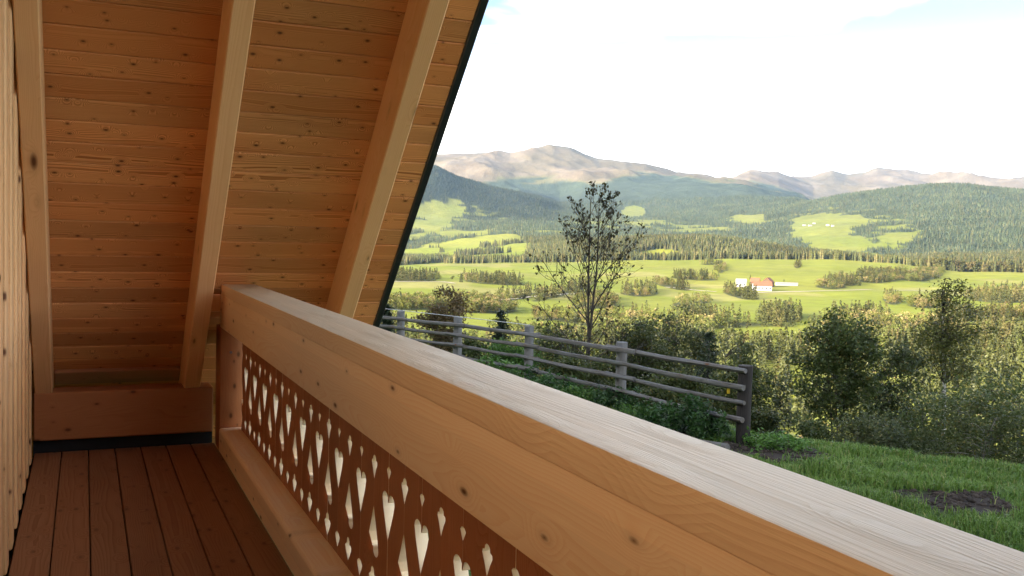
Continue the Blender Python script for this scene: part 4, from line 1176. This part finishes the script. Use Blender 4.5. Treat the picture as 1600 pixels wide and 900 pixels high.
def merged(name, tmpl, pos, hgt, tint, label, cat):
    """one mesh of many far trees"""
    rg = np.random.default_rng(len(pos))
    Vs, Fs, Cs, o = [], [], [], 0
    which = rg.integers(0, len(tmpl), len(pos))
    for k, (tv, tf) in enumerate(tmpl):
        s = np.where(which == k)[0]
        if not len(s): continue
        a = rg.uniform(0, 6.283, len(s)); ca, sa = np.cos(a), np.sin(a); h = hgt[s]; wf = rg.uniform(.8, 1.25, len(s)) * h
        X = (tv[None, :, 0] * ca[:, None] - tv[None, :, 1] * sa[:, None]) * wf[:, None] + pos[s, 0][:, None]
        Y = (tv[None, :, 0] * sa[:, None] + tv[None, :, 1] * ca[:, None]) * wf[:, None] + pos[s, 1][:, None]
        Z = tv[None, :, 2] * h[:, None] + pos[s, 2][:, None]
        Vs.append(np.stack([X, Y, Z], -1).reshape(-1, 3))
        Fs.append((tf[None] + (np.arange(len(s)) * len(tv))[:, None, None]).reshape(-1, tf.shape[1]) + o)
        tint_ = tint[s] * (.62 + .8 * fbm(pos[s, 0] / 140 + 3, pos[s, 1] / 140, 3))[:, None]
        rp_ = np.hypot(pos[s, 0], pos[s, 1]); up_ = seen_y(pos[s, 0], pos[s, 1], pos[s, 2])[0]
        tint_ = tint_ * (1 - .45 * sstep((905 - up_) / 60) * sstep((rp_ - 5200) / 500))[:, None]  # trees on the left spur darkened too, painted shade
        Cs.append(np.repeat(tint_, len(tv), 0) * rg.uniform(.85, 1.15, (len(s) * len(tv), 1)))
        o += len(s) * len(tv)
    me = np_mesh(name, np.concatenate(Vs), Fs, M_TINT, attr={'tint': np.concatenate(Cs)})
    return tag(link(name, me), label, cat, kind='stuff')

# what the ground hides, per bearing and distance
TANG = (GZ - H) / np.maximum(Rr, 1); RUN = np.maximum.accumulate(np.where(Rr > 8, TANG, -9), 0)
def hidden(x, y, ztop):
    r = np.hypot(x, y); az = (np.arctan2(x, y) - azs[0]) % (2 * math.pi) + azs[0]
    j = np.clip(np.searchsorted(azs, az), 0, na - 1); i = np.clip(np.searchsorted(rs, r) - 1, 0, nr - 1)
    return (ztop - H) / r < RUN[i, j]
def sample(n, r0, r1, hmin, hmax, seed, power=1.0, a0=-9.5, a1=29.5):
    rg = np.random.default_rng(seed)
    r = (r0 ** power + (r1 ** power - r0 ** power) * rg.random(n)) ** (1 / power); az = VAZ + np.radians(rg.uniform(a0, a1, n))
    x, y = r * np.sin(az), r * np.cos(az); z = terrain_z(x, y)
    W, rk, u, v, n1_, n2_ = landcover(x, y, z)
    h = rg.uniform(hmin, hmax, n)
    ok = (rg.random(n) < W) & ~hidden(x, y, z + h)
    return np.stack([x, y, z - .3], 1)[ok], h[ok], u[ok], v[ok], n1_[ok], n2_[ok]
def tints(n, seed, cols, w):
    rg = np.random.default_rng(seed)
    c = np.array(cols, float)[rg.choice(len(cols), n, p=np.array(w) / np.sum(w))]
    return c * rg.uniform(.75, 1.3, (n, 1))
CON = [(.072, .074, .024), (.056, .062, .024), (.098, .086, .032)]
BRD = [(.130, .130, .032), (.100, .112, .028), (.180, .140, .055), (.21, .165, .07)]
CONT = [leafball_t(200 + k, 330, True) for k in range(4)]
BRDT = [leafball_t(300 + k, 380) for k in range(5)]

# 1. valley and plateau (to 2.1 km): the largest are things of their own
LV_CON = leafmat('valley_conifer_needles', (.058, .074, .020), (.135, .132, .042), None, trans=.1)
LV_BRD = leafmat('valley_leaves', (.100, .132, .024), (.205, .210, .050), (.26, .19, .08), trans=.2)
pos1, h1, u1, v1, na_, nb_ = sample(7000, 200, 900, 6, 12, 21, 1.8)
pos2, h2, u2, v2, nc_, nd2 = sample(30000, 780, 2140, 5, 12, 22, 2.0)
rgk = np.random.default_rng(33)
# single trees and bushes standing free in the meadows
SOLO = [(1104, 413, 9), (1111, 412, 10), (1241, 416, 5), (1246, 417, 5), (1172, 436, 5), (1283, 446, 9), (1290, 447, 7), (1313, 448, 8), (1551, 452, 11), (1343, 446, 8), (1225, 441, 5), (1117, 420, 8), (1124, 426, 8), (1122, 432, 7),
        (706, 437, 7), (720, 441, 8), (648, 434, 6), (634, 435, 6), (1340, 437, 12), (1368, 440, 14), (1420, 439, 13), (1428, 438, 14)]
solo = [ground_at(u, v) + (h,) for u, v, h in SOLO]
pos = np.concatenate([pos1, pos2, np.array([s[:3] for s in solo])]); hh_ = np.concatenate([h1, h2, np.array([s[3] for s in solo])])
rr_ = np.hypot(pos[:, 0], pos[:, 1]); uu_, vv_ = seen_y(pos[:, 0], pos[:, 1], pos[:, 2])
cz = fbm(pos[:, 0] / 90, pos[:, 1] / 90, 3)
iscon = (cz + rgk.normal(size=len(pos)) * .05 > .5)
iscon |= (np.abs(uu_ - 1215) < 70) & (rr_ > 700) & (rr_ < 1300)
hh_ = np.where(iscon, hh_ * 1.35, hh_)
big = hh_ / rr_; big[-len(solo):] = 9
def single(name, V, F, mats_):
    n = len(F); st = tubes([(np.array([[0, 0, -.03], [0, 0, .35]]), np.array([.018, .012]))], 5)
    me = np_mesh(name, np.concatenate([V, st[0]]), np.concatenate([F, st[1] + len(V)]), list(mats_), fmat=np.concatenate([np.zeros(n, int), np.ones(len(st[1]), int)]))
    return me
con_me = [single('conifer', v, f, (LV_CON, M_BARKD)) for v, f in CONT]
brd_me = [single('broadleaf_tree', v, f, (LV_BRD, M_BARKD)) for v, f in BRDT]
seen = (uu_ > 575) & (uu_ < 1625)
own = np.zeros(len(pos), bool)
for con in (True, False):
    k = np.where((iscon == con) & seen)[0]
    k = k[np.argsort(-big[k])][:290]
    own[k] = True
for i in np.where(own)[0]:
    con = iscon[i]
    uu = uu_[i]
    where = ('at the roof edge' if uu < 655 else 'behind the left fence posts' if uu < 760 else 'left of the nearly bare tree' if uu < 870 else 'behind the nearly bare tree' if uu < 985
             else 'behind the willow' if uu < 1110 else 'above the dark fence post' if uu < 1200 else 'left of the tall dense dark tree' if uu < 1270 else 'behind the tall dense dark tree' if uu < 1380
             else 'left of the birch' if uu < 1460 else 'behind the birch' if uu < 1530 else 'at the right edge')
    far = 'on the meadows' if rr_[i] > 780 else 'in the lower valley' if rr_[i] < 400 else 'on the far valley side'
    lab = ('slender sunlit conifer ' if con else 'bushy sunlit broadleaf tree ') + far + ' ' + where
    grp = ('sunlit conifers ' if con else 'sunlit broadleaf trees ') + far + ' ' + where
    me = (con_me[i % 4] if con else brd_me[i % 5])
    s = float(hh_[i]); w = s * rgk.uniform(.8, 1.2) * (1.0 if con else 1.15)
    o = link('conifer' if con else 'broadleaf_tree', me, None, None, Matrix.LocRotScale(Vector(pos[i]), Matrix.Rotation(rgk.uniform(0, 6.28), 3, 'Z'), Vector((w, w, s))))
    tag(o, lab, 'tree', grp)
rest = ~own
SM_C = [leafball_t(400 + k, 110, True) for k in range(3)]; SM_B = [leafball_t(500 + k, 130) for k in range(4)]
for V, F in SM_C + SM_B: pass
k = np.where(rest & iscon)[0]
if len(k): merged('far_conifers', SM_C, pos[k], hh_[k], tints(len(k), 1, CON, (4, 3, 3)), 'conifer wood of the valley sides and plateau, read as one mass', 'woodland')
k = np.where(rest & ~iscon)[0]
if len(k): merged('far_broadleaf_wood', SM_B, pos[k], hh_[k] * 1.05, tints(len(k), 2, BRD, (4, 4, 2, 2)), 'broadleaf hedges and woods of the valley sides and plateau, read as one mass', 'woodland')

# 2. forest belt and hill behind the plateau
FC = [conifer_t(600 + k, 4, 6) for k in range(4)]
FB = [broad_t(700 + k, 3) for k in range(3)]
pos3, h3, u3, v3, n3, m3 = sample(60000, 2140, 3650, 13, 24, 23, 2.0)
isb = (u3 > 1448) & (rng.random(len(pos3)) < .6) & (np.hypot(pos3[:, 0], pos3[:, 1]) < 2450)
h3 = np.where(u3 > 1448, h3 * 1.35, h3)
print('belt', len(pos3), 'valley', len(pos1), 'plateau', len(pos2))
merged('spruce_belt', FC, pos3[~isb], h3[~isb], tints((~isb).sum(), 3, CON, (4, 4, 3)), 'sunlit spruce forest along the far edge of the meadows and on the low hill behind', 'forest')
if isb.sum(): merged('beech_wood', SM_B, pos3[isb], h3[isb] * 1.0, tints(isb.sum(), 4, [(.085, .080, .028), (.065, .070, .024), (.11, .085, .035)], (3, 3, 2)), 'tall mixed wood on the right edge of the far meadow', 'forest')
# 3. hills farther back
FD = [conifer_t(800 + k, 2, 5) for k in range(3)]
pos4, h4, u4, v4, n4, m4 = sample(75000, 3600, 7600, 12, 20, 24, 2.0)
print('hill', len(pos4))
larch = (fbm(pos4[:, 0] / 230 + 11, pos4[:, 1] / 230, 3) > .56) & (rng.random(len(pos4)) < .4)
merged('larch_stands', FC, pos4[larch], h4[larch] * .85, tints(larch.sum(), 6, [(.080, .090, .038), (.070, .082, .036), (.095, .090, .042)], (3, 3, 2)), 'lighter yellow green stands within the forest of the hills', 'forest')
pos4, h4 = pos4[~larch], h4[~larch] * rng.uniform(.7, 1.15, (~larch).sum())
merged('hill_forest', FD, pos4, h4, tints(len(pos4), 5, [(.056, .070, .034), (.046, .060, .032), (.075, .076, .034)], (3, 3, 2)), 'dark forest covering the hills below the mountains', 'forest')

# ------------------------------------------------------------------ farm and hamlets
M_WHITE = plain('white_render', (.38, .37, .35), .8, .06)
M_ORNG = plain('orange_tiles', (.26, .10, .055), .8, .15, 2)
M_PINK = plain('faded_red_roof', (.40, .21, .15), .8, .15, 2)
M_PALE = plain('pale_sheet_roof', (.30, .265, .235), .6, .08)
M_TIMB = plain('dark_barn_timber', (.12, .075, .045), .9, .2)
def house(name, label, cat, u, v, L, Wd_, hw, hr, yaw, wm, rm, grp=None, wins=0, over=.5):
    """gabled building: length L along its ridge, yaw turns the ridge from across the view"""
    x, y, z = ground_at(u, v)
    o = empty(name, (x, y, z - .3), label, cat, grp)
    ang = -VAZ + math.radians(yaw)
    M = Matrix.Translation((x, y, z - .3)) @ Matrix.Rotation(ang, 4, 'Z')
    a, b = L / 2, Wd_ / 2
    V = [(-a, -b, 0), (a, -b, 0), (a, b, 0), (-a, b, 0), (-a, -b, hw), (a, -b, hw), (a, b, hw), (-a, b, hw), (-a, 0, hw + hr), (a, 0, hw + hr)]
    bm = bmesh.new(); vs = [bm.verts.new(p) for p in V]
    for f in ((0, 1, 5, 4), (2, 3, 7, 6), (1, 2, 6, 9, 5), (3, 0, 4, 8, 7), (4, 5, 9, 8), (6, 7, 8, 9), (3, 2, 1, 0)): bm.faces.new([vs[i] for i in f])
    me = bpy.data.meshes.new('wall'); bm.to_mesh(me); bm.free()
    w = link('wall', me, o, wm, M)
    sl = math.hypot(b, hr); e = over
    bm = bmesh.new()
    for s in (-1, 1):
        d = Vector((0, s * b, -hr)).normalized(); n = Vector((0, s * hr, b)).normalized()
        slab(bm, Vector((0, 0, hw + hr)) + d * (sl + e) / 2 + n * .16, Vector((1, 0, 0)), d, n, L + 2 * e, sl + e, .3)
    me = bpy.data.meshes.new('roof'); bm.to_mesh(me); bm.free()
    link('roof', me, o, rm, M)
    for k in range(wins):
        px = -a + L * (k + .5) / wins
        link('window', box_me('window', 1.5, .12, 1.7, M_DARK, 0), o, None, M @ Matrix.Translation((px, -b - .03, hw * .55)))
    return o
house('farm_barn', 'long farm building with white wall and orange roof, nearest of the farm in the meadow', 'barn', 1191, 454, 22, 11, 6.5, 4.6, -6, M_WHITE, M_ORNG, wins=5)
house('farm_house', 'orange roofed farm house with dark gable just behind the long white farm building', 'house', 1200, 448, 15, 12, 6.5, 5.5, 60, M_TIMB, M_ORNG)
house('farm_shed', 'orange roofed shed at the left rear of the long white farm building', 'shed', 1180, 447, 11, 10, 6, 5, -20, M_TIMB, M_ORNG)
house('farm_cottage', 'small white house with pale roof standing left of the farm', 'house', 1158, 448, 13, 10, 6, 4.5, -15, M_WHITE, M_PALE, wins=3)
house('machine_hall', 'low long white hall right of the farm', 'barn', 1229, 446, 28, 8, 2.6, 1.6, 0, M_WHITE, M_PALE)
house('village_house', 'bright white house by the roof edge at the far left of the meadow', 'house', 629, 413, 11, 10, 7, 5, 0, M_WHITE, M_PALE)
house('village_barn', 'faded red roofed barn right of the bright white house at the far left', 'barn', 648, 412, 24, 12, 4, 6, 0, M_TIMB, M_PINK)
house('village_house', 'small red roofed house right of the red roofed barn at the far left', 'house', 664, 411, 13, 10, 4, 5, 12, M_WHITE, M_PINK)
for k, (u, v, L, lab) in enumerate(((1253, 353, 15, 'leftmost white building of the hamlet on the far green hillside'), (1262, 353.5, 17, 'second white building from the left in the hamlet on the far hillside'),
                      (1268, 350, 13, 'highest white building of the hamlet on the far hillside'), (1289, 353, 15, 'larger white building right of the gap in the far hillside hamlet'), (1297, 354, 11, 'rightmost small white building of the far hillside hamlet'))):
    house('hamlet_house', lab, 'house', u, v, L, 9, 4.5, 3.5, rng.uniform(-15, 15), M_WHITE, M_PALE)

# farm roads
def road(pts, w, label):
    P = np.array([ground_at(*p) for p in pts]); 
    t = np.linspace(0, len(P) - 1, 60); P2 = np.stack([np.interp(t, np.arange(len(P)), P[:, k]) for k in range(2)], 1)
    d = unit(np.gradient(P2, axis=0)); nrm = np.stack([-d[:, 1], d[:, 0]], 1)
    off = np.array([-1, -.5, 0, .5, 1]) * w / 2
    X = P2[:, None, 0] + nrm[:, None, 0] * off; Y = P2[:, None, 1] + nrm[:, None, 1] * off
    Z = terrain_z(X, Y) + .45
    i = np.arange(60 * 5).reshape(60, 5)
    F = np.stack([i[:-1, :-1], i[:-1, 1:], i[1:, 1:], i[1:, :-1]], -1).reshape(-1, 4)
    if Z.size: tag(link('farm_road', np_mesh('farm_road', np.stack([X, Y, Z], -1).reshape(-1, 3), F, M_ROAD)), label, 'road', kind='structure')
M_ROAD = plain('gravel_road', (.42, .37, .28), .95, .1, .05)
road([(1175, 458), (1230, 456), (1300, 454.5), (1400, 454), (1500, 453.5), (1610, 455)], 6.5, 'pale gravel road passing the farm and crossing the meadow')
road([(612, 440.5), (650, 440), (690, 440.5), (710, 443)], 6, 'pale field track at the left behind the roof edge')
road([(780, 470), (830, 464), (880, 460), (915, 459)], 5, 'pale field track left of the nearly bare tree')
road([(1040, 449), (1080, 453), (1120, 456)], 5, 'pale field track left of the farm')

# ------------------------------------------------------------------ haze in the valley air
zmin, zmax = float(GZ.min()), float(GZ.max())
def haze_box():
    x0, x1, y0, y1 = -62000, 62000, -62000, 62000
    V = np.array([[x, y, z] for x in (x0, x1) for y in (y0, y1) for z in (zmin - 1.5, zmax + 12)], float)
    F = np.array([[0, 1, 3, 2], [4, 6, 7, 5], [0, 4, 5, 1], [2, 3, 7, 6], [0, 2, 6, 4], [1, 5, 7, 3]])
    hm, nt, p = new_mat('haze')
    nt.nodes.remove(p)
    v = nt.nodes.new('ShaderNodeVolumePrincipled')
    v.inputs['Color'].default_value = (0.46, 0.70, 1.0, 1)
    v.inputs['Density'].default_value = 2.0e-5
    v.inputs['Anisotropy'].default_value = 0.2
    nt.links.new(v.outputs[0], nt.nodes['Material Output'].inputs['Volume'])
    o = link('haze', np_mesh('haze', V, F, hm))
    tag(o, 'thin pale haze filling the valley air towards the mountains', 'haze', kind='stuff')
haze_box()
